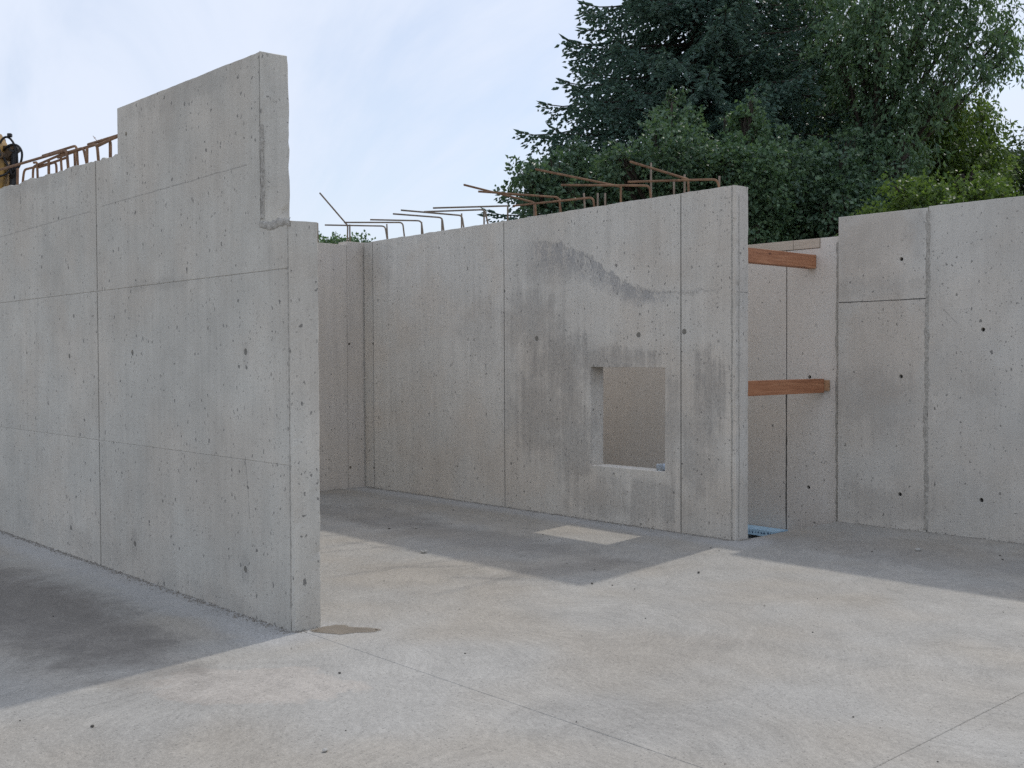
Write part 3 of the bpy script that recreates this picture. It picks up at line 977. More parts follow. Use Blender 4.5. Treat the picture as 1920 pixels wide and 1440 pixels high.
# ------------------------------------------------------------------ damp patch, pebbles, grit
def puddle_material():
    mt, t, bs = new_mat('damp_concrete')
    P = position(t)
    n1 = t.noise(P, 9, 4, .6); n2 = t.noise(P, 90, 3, .6)
    c = t.ramp(t.math('ADD', t.math('MULTIPLY', n1, .6), t.math('MULTIPLY', n2, .4)), [(.3, (.165, .135, .098)), (.7, (.29, .24, .18))])
    t.put(bs.inputs['Base Color'], c)
    bs.inputs['Roughness'].default_value = .6
    at_ = t.n('ShaderNodeAttribute', attribute_name='wet')
    t.put(bs.inputs['Alpha'], t.math('MULTIPLY', t.ss(t.math('ADD', at_.outputs['Fac'], t.math('MULTIPLY', t.math('SUBTRACT', n1, .5), .8)), .1, .75), .85))
    return mt


M['damp'] = puddle_material()
out_ = [(-5.515, 3.52), (-5.505, 3.60), (-5.465, 3.635), (-5.41, 3.635), (-5.365, 3.655), (-5.31, 3.705), (-5.24, 3.738), (-5.205, 3.725), (-5.20, 3.675), (-5.225, 3.62), (-5.26, 3.585), (-5.275, 3.53), (-5.29, 3.485), (-5.33, 3.462), (-5.385, 3.432), (-5.44, 3.405), (-5.49, 3.42)]
out_ = out_ if area(out_) > 0 else out_[::-1]
pts = []
for i in range(len(out_)):
    pts += ragged(out_[i], out_[(i + 1) % len(out_)], .012, .010, 2.0 + i)
bm = bmesh.new()
wet = bm.verts.layers.float.new('wet')
rings = []
for off_, val in ((-.012, 0.0), (.014, .75), (.03, 1.0)):
    r_ = []
    for q in offset(pts, off_):
        v_ = bm.verts.new((q[0], q[1], .0022)); v_[wet] = val
        r_.append(v_)
    rings.append(r_)
for a, b in zip(rings, rings[1:]):
    for k in range(len(a)):
        bm.faces.new((a[k], a[(k + 1) % len(a)], b[(k + 1) % len(a)], b[k]))
bm.faces.new(rings[-1])
o = obj('damp_patch', bm_mesh(bm, 'damp_patch'), M['damp'])
tag(o, 'brown damp patch on the floor at the foot of the notched wall end', 'puddle')

M['stone'] = simple('dark_stone', (.17, .155, .135), .9, .4, 60, 0, .3, (.06, .055, .05), .3)
M['pale_stone'] = simple('pale_crumb', (.5, .48, .44), .9, .3, 60)


def pebble_mesh(seed, flatk):
    bm = bmesh.new()
    bmesh.ops.create_icosphere(bm, subdivisions=2, radius=1)
    for v in bm.verts:
        k = 1 + .35 * mnoise.noise(v.co * 1.1 + Vector((seed, 0, 0))) + .12 * mnoise.noise(v.co * 3.1 + Vector((0, seed, 0)))
        v.co = Vector((v.co.x * k * 1.25, v.co.y * k * .85, v.co.z * k * flatk))
    zm = min(v.co.z for v in bm.verts)
    for v in bm.verts:
        v.co.z -= zm
    return bm_mesh(bm, 'pebble')


pm = [pebble_mesh(i * 3.7, .5 + .08 * i) for i in range(5)]
for q in pm:
    q.materials.append(M['stone'])
pmp = pebble_mesh(33, .6); pmp.materials.append(M['pale_stone'])
spots = [(-8.25, 6.0, .03), (-9.156, 6.14, .016), (-8.793, 7.222, .02), (-8.946, 6.462, .014), (-8.07, 6.607, .013), (-7.011, 6.799, .019), (-5.901, 5.981, .013), (-5.249, 5.571, .022), (-5.114, 5.634, .014),
         (-4.965, 6.416, .026), (-5.547, 7.333, .019), (-5.425, 7.279, .014), (-4.479, 3.755, .012), (-4.634, 3.055, .018), (-4.693, 1.82, .020), (-3.441, 5.51, .014), (-2.505, 4.34, .013), (-3.745, 8.714, .018),
         (-3.652, 8.547, .020), (-4.533, 8.135, .016), (-4.581, 8.264, .015), (-4.326, 5.065, .012), (-6.895, 2.441, .013), (-8.296, 7.60, .012), (-6.787, 6.66, .014), (-7.275, 6.154, .011), (-8.455, 6.861, .012),
         (-4.926, 5.655, .014), (-5.593, 5.965, .012), (-6.341, 4.562, .011), (-7.6, 5.95, .010), (-6.05, 6.4, .010), (-3.9, 6.3, .010), (-2.9, 6.8, .009), (-3.3, 3.4, .009), (-5.3, 4.4, .009), (-4.9, 7.9, .011), (-2.0, 4.1, .009),
         (-5.0, 1.62, .010), (-3.9, 2.6, .008), (-7.9, 7.1, .012), (-9.7, 6.8, .013)]
random.seed(21)
for i, (x, y, s) in enumerate(spots):
    o = bpy.data.objects.new('pebble', pm[i % 5])
    COL.objects.link(o)
    o.location = (x, y, .0)
    s *= .36
    o.scale = (s, s, s)
    o.rotation_euler = (0, 0, random.uniform(0, 6.28))
    tag(o, 'small dark stone chip lying loose on the concrete floor', 'stone', 'loose stone chips on the floor')
for (x, y, s) in ((-7.035, 5.464, .024), (-4.3, 8.45, .022), (-8.1, 6.2, .012), (-3.75, 2.4, .012)):
    o = bpy.data.objects.new('mortar_crumb', pmp)
    COL.objects.link(o)
    o.location = (x, y, 0); o.scale = (s, s, s); o.rotation_euler = (0, 0, x * 7)
    tag(o, 'pale crumb of dry mortar lying on the floor', 'crumb', 'pale mortar crumbs on the floor')


def grit():
    """gravel-sized crumbs gathered along the wall feet and strewn thinly over the floor"""
    rng = np.random.default_rng(5)
    P, s = [], []
    for (x0, y0, x1, y1, n, spread) in ((-11, YA, -5.52, YA, 2000, .03), (-11.1, YB, -5.63, YB, 2600, .028), (-5.6, YD, 2, YD, 1500, .03), (-5.515, YA, -5.515, YA + TH, 90, .02), (-5.62, YB, -5.62, YB + TH, 90, .02), (XC, 4, XC, YB, 600, .03)):
        t_ = rng.random(n)
        off = np.abs(rng.normal(0, spread, n)) + .001
        dx, dy = x1 - x0, y1 - y0
        if abs(dx) > abs(dy):
            P.append(np.stack([x0 + dx * t_, y0 - off], 1))
        else:
            P.append(np.stack([x0 + off, y0 + dy * t_], 1))
        s.append(rng.gamma(2.0, .0017, n) + .0012)
    n = 1500
    P.append(np.stack([rng.uniform(-9.5, 0, n), rng.uniform(1, 9.2, n)], 1)); s.append(rng.gamma(2, .0009, n) + .0008)
    P = np.concatenate(P); s = np.concatenate(s)
    k = (P[:, 0] > -5.61) | (P[:, 1] < YB)
    P, s = P[k], s[k]
    base = np.array([(1, 0, 0), (-.5, .8, 0), (-.6, -.8, 0), (.1, .1, 1.0)])
    fc = np.array([(0, 1, 3), (1, 2, 3), (2, 0, 3)])
    a = rng.uniform(0, 6.28, len(P))
    ca, sa = np.cos(a), np.sin(a)
    X = base[None, :, 0] * ca[:, None] - base[None, :, 1] * sa[:, None]
    Y = base[None, :, 0] * sa[:, None] + base[None, :, 1] * ca[:, None]
    V = np.stack([X * s[:, None] + P[:, :1], Y * s[:, None] + P[:, 1:], np.broadcast_to(base[None, :, 2], X.shape) * s[:, None] * .9 + .0003], 2)
    F = fc[None] + (np.arange(len(P)) * 4)[:, None, None]
    o = obj('grit', np_mesh('grit', V.reshape(-1, 3), F.reshape(-1, 3)), M['grit'])
    tag(o, 'fine grey grit gathered along the wall feet', 'grit', kind='stuff')


M['grit'] = simple('grit', (.36, .33, .29), .95, .4, 60, 0, .2, (.20, .18, .155), 0)
grit()



# ------------------------------------------------------------------ trees
M['bark'] = simple('bark', (.075, .06, .048), .95, .5, 9, 0, .15, (.035, .03, .026), .4, (3, 3, 1))
M['stick'] = simple('dead_stick', (.26, .21, .16), .9, .4, 9, 0, .15)
M['needles'] = leaf_mat('spruce_needles', (.052, .104, .088), (.132, .215, .165), .15)
M['leaf_mid'] = leaf_mat('leaf_mid_green', (.066, .128, .080), (.17, .265, .145), .38)
M['leaf_dark'] = leaf_mat('leaf_dark_green', (.052, .104, .070), (.15, .235, .135), .32)
M['leaf_bright'] = leaf_mat('leaf_yellow_green', (.065, .115, .035), (.17, .25, .07), .5)
M['leaf_back'] = leaf_mat('leaf_back_green', (.034, .066, .024), (.085, .135, .042), .40)


def leaf_arrays(P, D, L, Wd, rng, fold=.25):
    """one folded four-cornered leaf per point: P base, D direction, L length, Wd width"""
    n = len(P)
    rv = rng.normal(size=(n, 3))
    side = np.cross(D, rv); side /= np.linalg.norm(side, axis=1, keepdims=True) + 1e-9
    nrm = np.cross(D, side)
    a = P
    c = P + D * L[:, None]
    b = P + D * (L * .45)[:, None] + side * (Wd / 2)[:, None] + nrm * (Wd * fold)[:, None]
    e = P + D * (L * .45)[:, None] - side * (Wd / 2)[:, None] + nrm * (Wd * fold)[:, None]
    V = np.stack([a, b, c, e], 1).reshape(-1, 3)
    F = np.arange(n * 4).reshape(-1, 4)
    return V, F


def unit(v):
    return v / (np.linalg.norm(v, axis=-1, keepdims=True) + 1e-9)


def broadleaf(name, label, base, clusters, sprays, leafL, leafW, mat, seed, group=None, cat='tree', trunk_r=.12, droop=.35, trunk_top=None, gap=.0, per=15, lean=(0, 0), spray=1.0, spikes=0):
    rng = np.random.default_rng(seed)
    random.seed(seed)
    clusters = list(clusters)
    for k in range(spikes):                 # young shoots standing out of the crown's outline
        c = clusters[int(rng.integers(len(clusters)))]
        v = unit(rng.normal(size=3) * np.array([1, 1, .5]) + np.array([0, 0, .8]))
        q = np.array(c[:3]) + v * c[3] * rng.uniform(.95, 1.35)
        clusters.append((q[0], q[1], q[2], c[3] * rng.uniform(.2, .38)))
    root = empty(name, base)
    tag(root, label, cat, group)
    base = Vector(base)
    top = trunk_top or max(c[2] for c in clusters) - .3
    path = []
    for i in range(9):
        s = i / 8
        path.append(Vector((base.x + lean[0] * s + .12 * math.sin(3 * s + seed), base.y + lean[1] * s + .12 * math.cos(4 * s + seed), base.z - .3 + (top - base.z + .3) * s)))
    bm = tube_bm(path, [trunk_r * (1 - .8 * i / 8) for i in range(9)], 8)
    for c in clusters:
        cc = Vector(c[:3])
        s = min(max((cc.z - base.z) / (top - base.z) * .62, .08), .85)
        st = path[0].lerp(path[-1], s)
        st = path[int(s * 8)].lerp(path[int(s * 8) + 1], s * 8 - int(s * 8))
        lp = bezier(st, st + (cc - st) * .35 + Vector((0, 0, .15)), st + (cc - st) * .7 + Vector((0, 0, -.05)), cc, 7)
        tube_bm(lp, [trunk_r * .26 * (1 - .78 * i / 7) + .006 for i in range(8)], 5, bm)
        for k in range(9):
            v = Vector(unit(rng.normal(size=3))) * c[3] * rng.uniform(.6, 1.0)
            f_ = rng.uniform(.45, 1.0)
            q0 = lp[int(f_ * 7)]
            q1 = cc + v
            mid_ = (q0 + q1) / 2 + Vector(rng.normal(size=3)) * .06 + Vector((0, 0, .05))
            tube_bm([q0, mid_, q1], [.011, .007, .003], 4, bm, False)
    local_bm = bm
    obj('trunk', bm_mesh(local_bm, 'trunk', True, False), M['bark'], root)
    PP, DD = [], []
    tot = sum(c[3] ** 2 for c in clusters)
    for c in clusters:
        ns = int(sprays * c[3] ** 2 / tot)
        u_ = unit(rng.normal(size=(ns, 3)))
        r_ = rng.random(ns) ** (1 / 2.6) * (1 + .16 * spray * rng.normal(size=ns))
        q = np.array(c[:3]) + u_ * (r_ * c[3])[:, None] * np.array([1.08, 1.08, .92])
        if gap > 0:
            keep = np.array([mnoise.noise(Vector(x) * (1.5 / max(c[3], .5))) + .45 * mnoise.noise(Vector(x) * 3.7) > -.5 + gap for x in q], bool)
            q, u_ = q[keep], u_[keep]
        if len(q) == 0:
            continue
        dirv = unit(u_ * .7 + rng.normal(size=u_.shape) * .5 + np.array([0, 0, -droop]))
        ln = rng.uniform(.22, .55, len(q)) * spray
        t_ = rng.random((len(q), per))
        pos = q[:, None] + dirv[:, None] * (t_ * ln[:, None])[..., None] + np.array([0, 0, -1]) * (t_ ** 2 * ln[:, None] * .35)[..., None] + rng.normal(size=(len(q), per, 3)) * .035
        ld = unit(dirv[:, None] * .6 + rng.normal(size=pos.shape) * .65 + np.array([0, 0, -droop * 1.3]))
        PP.append(pos.reshape(-1, 3)); DD.append(ld.reshape(-1, 3))
    P_ = np.concatenate(PP); D_ = np.concatenate(DD)
    sz = rng.uniform(.65, 1.25, len(P_))
    V, F = leaf_arrays(P_, D_, leafL * sz, leafW * sz, rng)
    obj('crown', np_mesh('crown', V, F), M[mat], root)
    return root


def spruce(name, label, base, H_, slope, maxr, seed, z_from):
    rng = np.random.default_rng(seed)
    root = empty(name, base)
    tag(root, label, 'tree')
    bx, by, bz = base
    bm = tube_bm([(bx + .05 * math.sin(i), by + .05 * math.cos(i * 1.7), bz - .3 + (H_ + .3) * i / 10) for i in range(11)], [.26 * (1 - .95 * i / 10) + .012 for i in range(11)], 9)
    PP, DD, LL = [], [], []
    z = z_from
    while z < H_ - .3:
        nb = 7
        a0 = rng.uniform(0, 6.28)
        for k in range(nb):
            a = a0 + k * 2 * math.pi / nb + rng.normal() * .18
            Lb = min(slope * (H_ - z), maxr) * rng.uniform(.72, 1.12) + .15
            zb_ = z + rng.normal() * .12
            hd = np.array([math.cos(a), math.sin(a), 0]); sdv = np.array([-math.sin(a), math.cos(a), 0])
            n = max(5, int(Lb / .10))
            t_ = np.linspace(0, 1, n)
            lift = .10 * Lb
            zc = zb_ + lift * t_ - (.42 + .1 * rng.random()) * Lb * t_ ** 1.7 * .75 + .16 * Lb * t_ ** 5
            C = np.array([bx, by, 0]) + hd * (t_ * Lb)[:, None] + sdv * (.05 * Lb * np.sin(t_ * 3 + k))[:, None]
            C[:, 2] = bz + zc
            step = max(1, n // 7)
            idx = list(range(0, n, step))
            if idx[-1] != n - 1:
                idx.append(n - 1)
            tube_bm([C[i] for i in idx], [.035 * (1 - .85 * i / n) * min(1, Lb / 2.5) + .004 for i in idx], 5, bm, False)
            # side twigs hanging from the branch, longest in its middle
            for i in range(2, n):
                s = t_[i]
                if s < .12:
                    continue
                for sd_ in (-1, 1):
                    tl = (.20 + .55 * Lb * .36 * math.sin(min(1, s * 1.05) * math.pi) ** .8) * rng.uniform(.55, 1.15)
                    tl = min(tl, .85)
                    tang = unit(C[min(i + 1, n - 1)] - C[i - 1])
                    dv = unit(tang * .75 + sdv * sd_ * .75 + np.array([0, 0, -.25 - .55 * rng.random()]))
                    m_ = max(3, int(tl / .055))
                    tt = (np.arange(m_) + rng.random(m_) * .8) / m_
                    pos = C[i] + dv * (tt * tl)[:, None] + np.array([0, 0, -1]) * (tt ** 2 * tl * .45)[:, None] + rng.normal(size=(m_, 3)) * .012
                    al = np.where(np.arange(m_) % 2 == 0, 1, -1)[:, None]
                    prp = unit(np.cross(dv, np.array([0, 0, 1.0])))
                    d2 = unit(dv * .9 + prp * al * .55 + rng.normal(size=(m_, 3)) * .28 + np.array([0, 0, .05]))
                    PP.append(pos); DD.append(d2); LL.append(np.full(m_, 1.0) * (.8 + .3 * (s > .8)))
            PP.append(C[-3:]); DD.append(np.tile(unit(C[-1] - C[-3] + np.array([0, 0, .06])), (3, 1))); LL.append(np.full(3, 1.5))
        z += .21 + .07 * rng.random()
    obj('trunk', bm_mesh(bm, 'trunk', True, False), M['bark'], root)
    P_ = np.concatenate(PP); D_ = np.concatenate(DD); L_ = np.concatenate(LL)
    n = len(P_)
    L_ = L_ * rng.uniform(.09, .16, n)
    rv = rng.normal(size=(n, 3))
    s1 = unit(np.cross(D_, rv)); s2 = np.cross(D_, s1)
    wv = (.024 + .014 * rng.random(n))[:, None]
    tip = P_ + D_ * L_[:, None]; mid_ = P_ + D_ * (L_ * .35)[:, None]
    # each shoot: two crossed tapering blades
    V = np.stack([P_, mid_ + s1 * wv, tip, mid_ - s1 * wv, P_, mid_ + s2 * wv, tip, mid_ - s2 * wv], 1).reshape(-1, 3)
    F = np.arange(n * 8).reshape(-1, 4)
    obj('crown', np_mesh('crown', V, F), M['needles'], root)
    return root


spruce('spruce_tree', 'tall dark blue green spruce with drooping branches behind the window wall', (-14.69, 18.98, 1.2), 12.6, .52, 5.6, 3, 1.6)
T4 = [(-10.36, 18.61, 7.67, 0.92), (-11.25, 18.91, 7.52, 0.49), (-10.3, 20.23, 7.98, 0.86), (-8.92, 19.73, 7.47, 0.65), (-8.75, 20.57, 7.21, 0.37), (-9.06, 19.28, 6.75, 0.45), (-10.61, 19.27, 6.75, 0.76), (-11.38, 19.64, 5.59, 0.81), (-10.11, 19.15, 5.65, 0.65), (-10.87, 19.53, 9.4, 1.29), (-9.15, 19.24, 8.86, 1.19), (-9.86, 19.67, 7.07, 0.54), (-11.73, 19.43, 6.56, 0.54), (-9.94, 19.23, 6.32, 0.52), (-8.63, 20.62, 7.78, 0.43), (-10.27, 18.66, 4.73, 0.86)]
broadleaf('deciduous_tree', 'tall leafy deciduous tree with dark forked trunk and hanging narrow leaves', (-10.68, 19.24, 1.2), T4, 3000, .12, .045, 'leaf_mid', 11, trunk_r=.2, droop=.6, gap=.36, trunk_top=10.0, spikes=14)
T4b = [(-10.61, 21.3, 6.06, 0.72), (-10.41, 22.18, 5.65, 0.66), (-10.41, 22.95, 6.48, 0.41), (-10.49, 21.75, 6.7, 0.54), (-11.07, 22.25, 5.36, 0.72), (-9.93, 21.63, 5.04, 0.6), (-9.9, 22.41, 5.61, 0.34), (-11.76, 22.29, 5.85, 0.72)]
broadleaf('deciduous_tree', 'yellow green tree whose lit crown shows at the right of the forked tree', (-10.4, 22.1, 1.2), T4b, 2000, .11, .048, 'leaf_bright', 21, trunk_r=.12, droop=.5, gap=.24, spikes=8)
T3 = [(-14.5, 21.94, 9.4, 0.93), (-14.17, 22.99, 9.66, 1.06), (-14.95, 23.32, 8.74, 1.06), (-13.77, 22.81, 8.05, 0.93), (-15.29, 22.68, 7.8, 0.79), (-14.1, 22.2, 7.02, 1.19), (-14.58, 22.72, 10.96, 1.32), (-14.0, 23.9, 9.43, 0.79),
      (-13.36, 23.06, 7.39, 0.93), (-14.24, 23.35, 6.31, 1.19), (-13.2, 23.2, 5.6, 1.2), (-14.4, 22.8, 5.0, 1.2)]
broadleaf('deciduous_tree', 'slender yellow green tree with bare twigs standing between spruce and leafy tree', (-14.3, 22.7, 1.2), T3, 2600, .11, .055, 'leaf_back', 12, trunk_r=.14, droop=.25, gap=.12)
T2a = [(-13.23, 12.64, 4.5, 0.39), (-13.35, 13.52, 4.7, 0.51), (-13.43, 14.42, 4.71, 0.61), (-12.98, 14.35, 4.23, 0.56), (-12.99, 12.89, 4.14, 0.34), (-13.3, 13.5, 3.8, .7), (-13.0, 14.2, 3.3, .8)]
broadleaf('broadleaf_shrub', 'big rounded green shrub at the foot of the spruce beside open sky', (-13.2, 13.7, 1.2), T2a, 1700, .085, .06, 'leaf_dark', 13, 'shrubs in front of the trees', 'shrub', .07, .3, spray=.55, spikes=16, gap=.14)
T2b = [(-12.24, 14.07, 4.62, 0.61), (-12.15, 15.06, 5.74, 0.35), (-11.57, 14.17, 5.04, 0.56), (-11.49, 15.14, 4.69, 0.7), (-11.98, 14.74, 4.34, 0.65), (-12.1, 15.0, 5.2, .45), (-11.9, 14.6, 3.6, .8)]
broadleaf('broadleaf_shrub', 'green shrub with a pointed pale top against the dark spruce', (-11.9, 14.7, 1.2), T2b, 1900, .08, .055, 'leaf_dark', 14, 'shrubs in front of the trees', 'shrub', .07, .2, spray=.55, spikes=16, gap=.14)
T2c = [(-11.42, 16.05, 5.48, 0.42), (-10.78, 15.22, 4.61, 0.65), (-11.2, 15.8, 4.9, .5), (-11.0, 15.5, 4.0, .7), (-11.01, 15.85, 3.6, 0.6)]
broadleaf('broadleaf_shrub', 'smaller light green shrub rising above the free end of window wall', (-11.0, 15.6, 1.2), T2c, 1300, .08, .055, 'leaf_mid', 15, 'shrubs in front of the trees', 'shrub', .06, .2, spray=.55, spikes=16, gap=.14)
T7 = [(-10.56, 16.15, 4.69, 0.74), (-10.33, 17.12, 4.58, 0.74), (-11.41, 17.27, 4.13, 0.69), (-9.85, 17.0, 4.05, 0.69), (-10.67, 17.33, 3.97, 0.69), (-9.64, 17.52, 4.44, 0.59), (-11.65, 17.11, 5.22, 0.49), (-10.4, 16.9, 3.4, .9), (-9.6, 16.9, 3.5, .8), (-11.2, 16.8, 3.4, .8)]
broadleaf('broadleaf_shrub', 'dense dark shrub behind the stair opening and its timber braces', (-10.4, 16.9, 1.2), T7, 2300, .09, .055, 'leaf_dark', 16, 'shrubs in front of the trees', 'shrub', .08, .3, spray=.55, spikes=16, gap=.14)
T5 = [(-7.42, 14.51, 3.62, 0.42), (-7.22, 15.39, 3.68, 0.4), (-7.19, 16.18, 3.95, 0.34), (-7.9, 14.69, 3.5, 0.32), (-6.81, 15.96, 3.62, 0.3), (-7.14, 14.65, 3.75, 0.3), (-7.0, 15.49, 3.95, 0.26), (-8.3, 14.9, 3.45, .35), (-7.3, 15.2, 3.1, .6), (-6.9, 15.6, 3.0, .6), (-6.4, 16.2, 3.3, .4)]
broadleaf('broadleaf_shrub', 'bright yellow green shrub just above the smooth right wall', (-7.2, 15.3, 1.2), T5, 1500, .075, .05, 'leaf_bright', 17, 'shrubs in front of the trees', 'shrub', .06, .25, spray=.55, spikes=16, gap=.14)
T6 = [(-12.09, 28.87, 6.51, 0.5), (-12.51, 29.45, 6.1, 0.56), (-12.24, 30.32, 7.02, 0.71), (-11.44, 29.51, 6.25, 1.1), (-12.39, 29.88, 7.12, 0.28), (-11.9, 29.5, 5.2, 1.2), (-11.2, 29.2, 4.6, 1.2)]
broadleaf('deciduous_tree', 'small sunlit tree far off beyond the smooth right wall', (-11.8, 29.5, 1.2), T6, 1300, .12, .06, 'leaf_back', 18, trunk_r=.1, droop=.3, gap=.1)
C1 = [(-17.83, 11.65, 3.82, 0.15), (-18.54, 11.84, 3.80, 0.18), (-18.89, 12.58, 3.80, 0.18), (-18.3, 12.0, 3.2, .6)]
broadleaf('broadleaf_shrub', 'low bush peeping over the cross wall beside the notched wall end', (-18.3, 12.0, 1.2), C1, 420, .07, .045, 'leaf_mid', 19, 'bushes behind the cross wall', 'shrub', .04, .0, spray=.5, spikes=8)
C2 = [(-18.35, 12.68, 3.92, 0.15), (-18.99, 12.98, 3.86, 0.18), (-19.34, 13.7, 3.86, 0.18), (-18.9, 13.1, 3.2, .6)]
broadleaf('broadleaf_shrub', 'low bush peeping over the corner of the cross wall and window wall', (-18.9, 13.1, 1.2), C2, 380, .07, .045, 'leaf_mid', 20, 'bushes behind the cross wall', 'shrub', .04, .0, spray=.5, spikes=8)

# ------------------------------------------------------------------ excavator beyond the stepped wall
M['yellow'] = simple('worn_yellow_paint', (.38, .22, .045), .55, .3, 5, 0, .4, (.20, .12, .045), .1, coord='obj')
M['dark_steel'] = simple('dark_steel', (.05, .05, .052), .5, .3, 8, .3, .4, None, .1, coord='obj')
M['rubber'] = simple('black_hose', (.018, .018, .02), .5, .2, 20, 0, .4, None, 0, coord='obj')
M['chrome'] = simple('piston_rod', (.6, .6, .6), .2, .1, 20, 1.0, .5, None, 0, coord='obj')
M['cab_glass'] = simple('cab_glass', (.03, .035, .04), .08, .1, 5, 0, .6, None, 0, coord='obj')
M['mud'] = simple('dried_mud', (.20, .14, .09), .95, .4, 12, 0, .1, (.10, .07, .05), .4, coord='obj')

exv = empty('excavator', (-20.68, 1.60, 1.2), R(47.5))
tag(exv, 'worn yellow excavator arm with black hoses beyond the stepped wall', 'excavator')


def extrude_xz(prof, y0, y1, bev=.01):
    bm = bmesh.new()
    a = [bm.verts.new((x, y0, z)) for x, z in prof]; b = [bm.verts.new((x, y1, z)) for x, z in prof]
    n = len(prof)
    bm.faces.new(a); bm.faces.new(b[::-1])
    for i in range(n):
        bm.faces.new((a[i], b[i], b[(i + 1) % n], a[(i + 1) % n]))
    bmesh.ops.recalc_face_normals(bm, faces=bm.faces)
    if bev:
        bmesh.ops.bevel(bm, geom=list(bm.edges), offset=bev, segments=1, affect='EDGES')
    return bm


def cyl_y(x, z, r, y0, y1, sides=16):
    return tube_bm([(x, y0, z), (x, y1, z)], r, sides)


for sy in (-1, 1):
    tp = [(-1.5, .05), (1.5, .05), (1.82, .22), (1.9, .42), (1.75, .66), (1.45, .8), (-1.45, .8), (-1.75, .66), (-1.9, .42), (-1.82, .22)]
    tr = local('track', bm_mesh(extrude_xz(tp, sy * .95 - .25, sy * .95 + .25, .03), 'track'), M['dark_steel'], exv)
    for k in range(16):
        x = -1.45 + k * 2.9 / 15
        local('track_shoe', bm_mesh(box_bm(x - .07, x + .07, sy * .95 - .28, sy * .95 + .28, .79, .83, .006), 'track_shoe'), M['mud'], tr)
local('undercarriage', bm_mesh(box_bm(-.9, .9, -.8, .8, .35, .95, .05), 'undercarriage'), M['dark_steel'], exv)
local('house', bm_mesh(extrude_xz([(-1.9, .98), (1.15, .98), (1.15, 1.4), (.2, 1.75), (-1.75, 1.8), (-1.95, 1.6)], -1.15, 1.15, .05), 'house'), M['yellow'], exv)
local('counterweight', bm_mesh(extrude_xz([(-2.3, 1.05), (-1.92, 1.0), (-1.92, 1.75), (-2.2, 1.7)], -1.1, 1.1, .08), 'counterweight'), M['dark_steel'], exv)
cab = local('cab', bm_mesh(extrude_xz([(.15, 1.1), (1.3, 1.05), (1.35, 1.6), (1.1, 2.7), (.2, 2.75)], .3, 1.15, .05), 'cab'), M['yellow'], exv)
for y0, y1 in ((.28, .297), (1.153, 1.17)):
    local('side_window', bm_mesh(extrude_xz([(.3, 1.75), (1.2, 1.72), (1.05, 2.55), (.3, 2.6)], y0, y1, .004), 'side_window'), M['cab_glass'], cab)
# boom rising towards the stick, stick hanging nearly upright
boom = [(.85, 1.25), (1.25, 1.15), (2.3, 2.6), (3.6, 3.35), (4.95, 3.62), (5.0, 3.9), (4.8, 4.0), (3.4, 3.8), (1.95, 2.95)]
local('boom', bm_mesh(extrude_xz(boom, -.2, .2, .02), 'boom'), M['yellow'], exv)
stick = [(4.98, 3.72), (5.12, 3.80), (5.22, 3.62), (5.30, 3.28), (5.25, 2.9), (5.05, 1.2), (4.9, 1.15), (4.8, 1.3), (4.92, 2.9), (4.93, 3.3)]
st_ = local('stick', bm_mesh(extrude_xz(stick, -.16, .16, .012), 'stick'), M['yellow'], exv)
for (x, z, r_) in ((5.08, 3.70, .075), (5.02, 3.05, .07), (5.26, 3.42, .05)):
    local('pin_boss', bm_mesh(cyl_y(x, z, r_, -.22, .22), 'pin_boss'), M['mud'], st_)
    local('pin_head', bm_mesh(cyl_y(x, z, r_ * .55, -.235, .235), 'pin_head'), M['dark_steel'], st_)
# bucket cylinder along the front of the stick
bc = local('bucket_cylinder', bm_mesh(tube_bm([(5.385, 0, 3.52), (5.375, 0, 3.30), (5.33, 0, 2.3)], [.045, .062, .062], 12), 'bucket_cylinder', False), M['dark_steel'], exv)
local('cylinder_eye', bm_mesh(cyl_y(5.385, 3.55, .062, -.07, .07), 'cylinder_eye'), M['dark_steel'], bc)
local('eye_pin', bm_mesh(cyl_y(5.385, 3.55, .030, -.085, .085, 12), 'eye_pin'), M['mud'], bc)
for z in (3.30, 3.14, 2.98):
    local('clamp', bm_mesh(tube_bm([(5.375 - (3.3 - z) * .045, 0, z - .012), (5.375 - (3.3 - z) * .045, 0, z + .012)], .070, 12), 'clamp'), M['rubber'], bc)
local('piston_rod', bm_mesh(tube_bm([(5.33, 0, 2.31), (5.27, 0, 1.3)], .035, 10), 'piston_rod'), M['chrome'], exv)
local('bracket', bm_mesh(extrude_xz([(5.18, 3.58), (5.385, 3.60), (5.385, 3.50), (5.24, 3.34)], -.045, .045, .006), 'bracket'), M['mud'], exv)
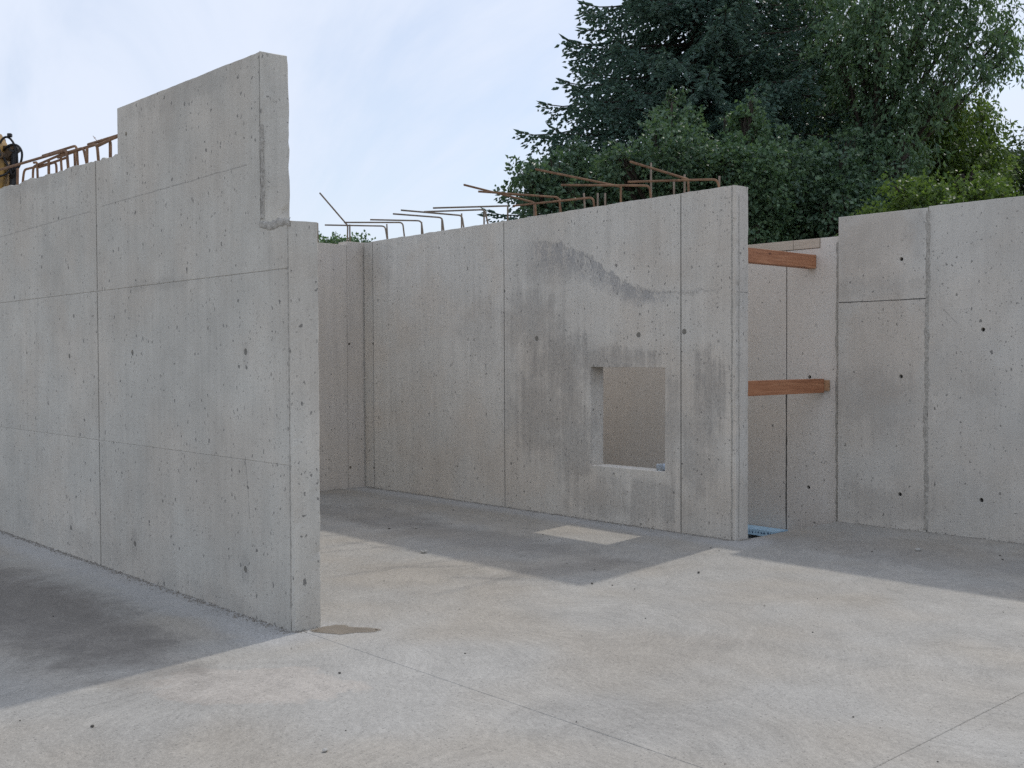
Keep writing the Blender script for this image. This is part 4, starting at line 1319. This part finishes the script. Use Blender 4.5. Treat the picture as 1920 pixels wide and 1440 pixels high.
# hoses
hs = [bezier((5.18, -.1, 3.25), (5.15, -.1, 3.72), (5.33, -.1, 3.80), (5.42, -.1, 3.60), 14) + bezier((5.42, -.1, 3.60), (5.48, -.1, 3.45), (5.43, -.1, 3.3), (5.40, -.08, 3.18), 8)[1:],
      bezier((5.25, -.06, 3.52), (5.40, -.12, 3.66), (5.57, -.12, 3.58), (5.545, -.12, 3.40), 14) + bezier((5.545, -.12, 3.40), (5.53, -.12, 3.28), (5.44, -.1, 3.18), (5.36, -.08, 3.10), 10)[1:],
      bezier((5.14, -.18, 3.72), (5.22, -.19, 3.5), (5.36, -.16, 3.3), (5.39, -.1, 3.12), 14),
      bezier((5.46, -.08, 3.55), (5.46, -.08, 3.4), (5.45, -.08, 3.25), (5.45, -.07, 2.85), 10),
      bezier((5.0, -.18, 3.25), (5.1, -.2, 3.05), (5.25, -.18, 3.08), (5.36, -.1, 3.2), 12),
      bezier((4.7, -.21, 3.9), (4.95, -.23, 3.95), (5.2, -.2, 3.7), (5.2, -.18, 3.35), 12)]
for i, h_ in enumerate(hs):
    local('hose', bm_mesh(tube_bm(h_, .017 if i != 3 else .012, 7), 'hose', True), M['rubber'], exv)
local('hose_clamp', bm_mesh(box_bm(5.33, 5.39, -.13, -.07, 3.70, 3.755, .008), 'hose_clamp'), M['rubber'], exv)
bk = [(4.75, 1.2), (5.3, 1.25), (5.45, .9), (5.3, .35), (4.8, .1), (4.25, .3), (4.3, .38), (4.8, .3), (5.1, .5), (5.15, .85), (4.9, 1.0)]
bkt = local('bucket', bm_mesh(extrude_xz(bk, -.5, .5, .01), 'bucket'), M['mud'], exv)
for k in range(5):
    y = -.42 + k * .21
    local('tooth', bm_mesh(extrude_xz([(4.32, .30), (4.30, .38), (4.08, .36)], y - .04, y + .04, .004), 'tooth'), M['dark_steel'], bkt)
for sy in (-1, 1):
    local('boom_cylinder', bm_mesh(tube_bm([(1.2, sy * .32, 1.15), (2.0, sy * .32, 1.95)], .07, 10), 'boom_cylinder'), M['dark_steel'], exv)
    local('boom_rod', bm_mesh(tube_bm([(2.0, sy * .32, 1.95), (2.75, sy * .3, 2.85)], .04, 10), 'boom_rod'), M['chrome'], exv)
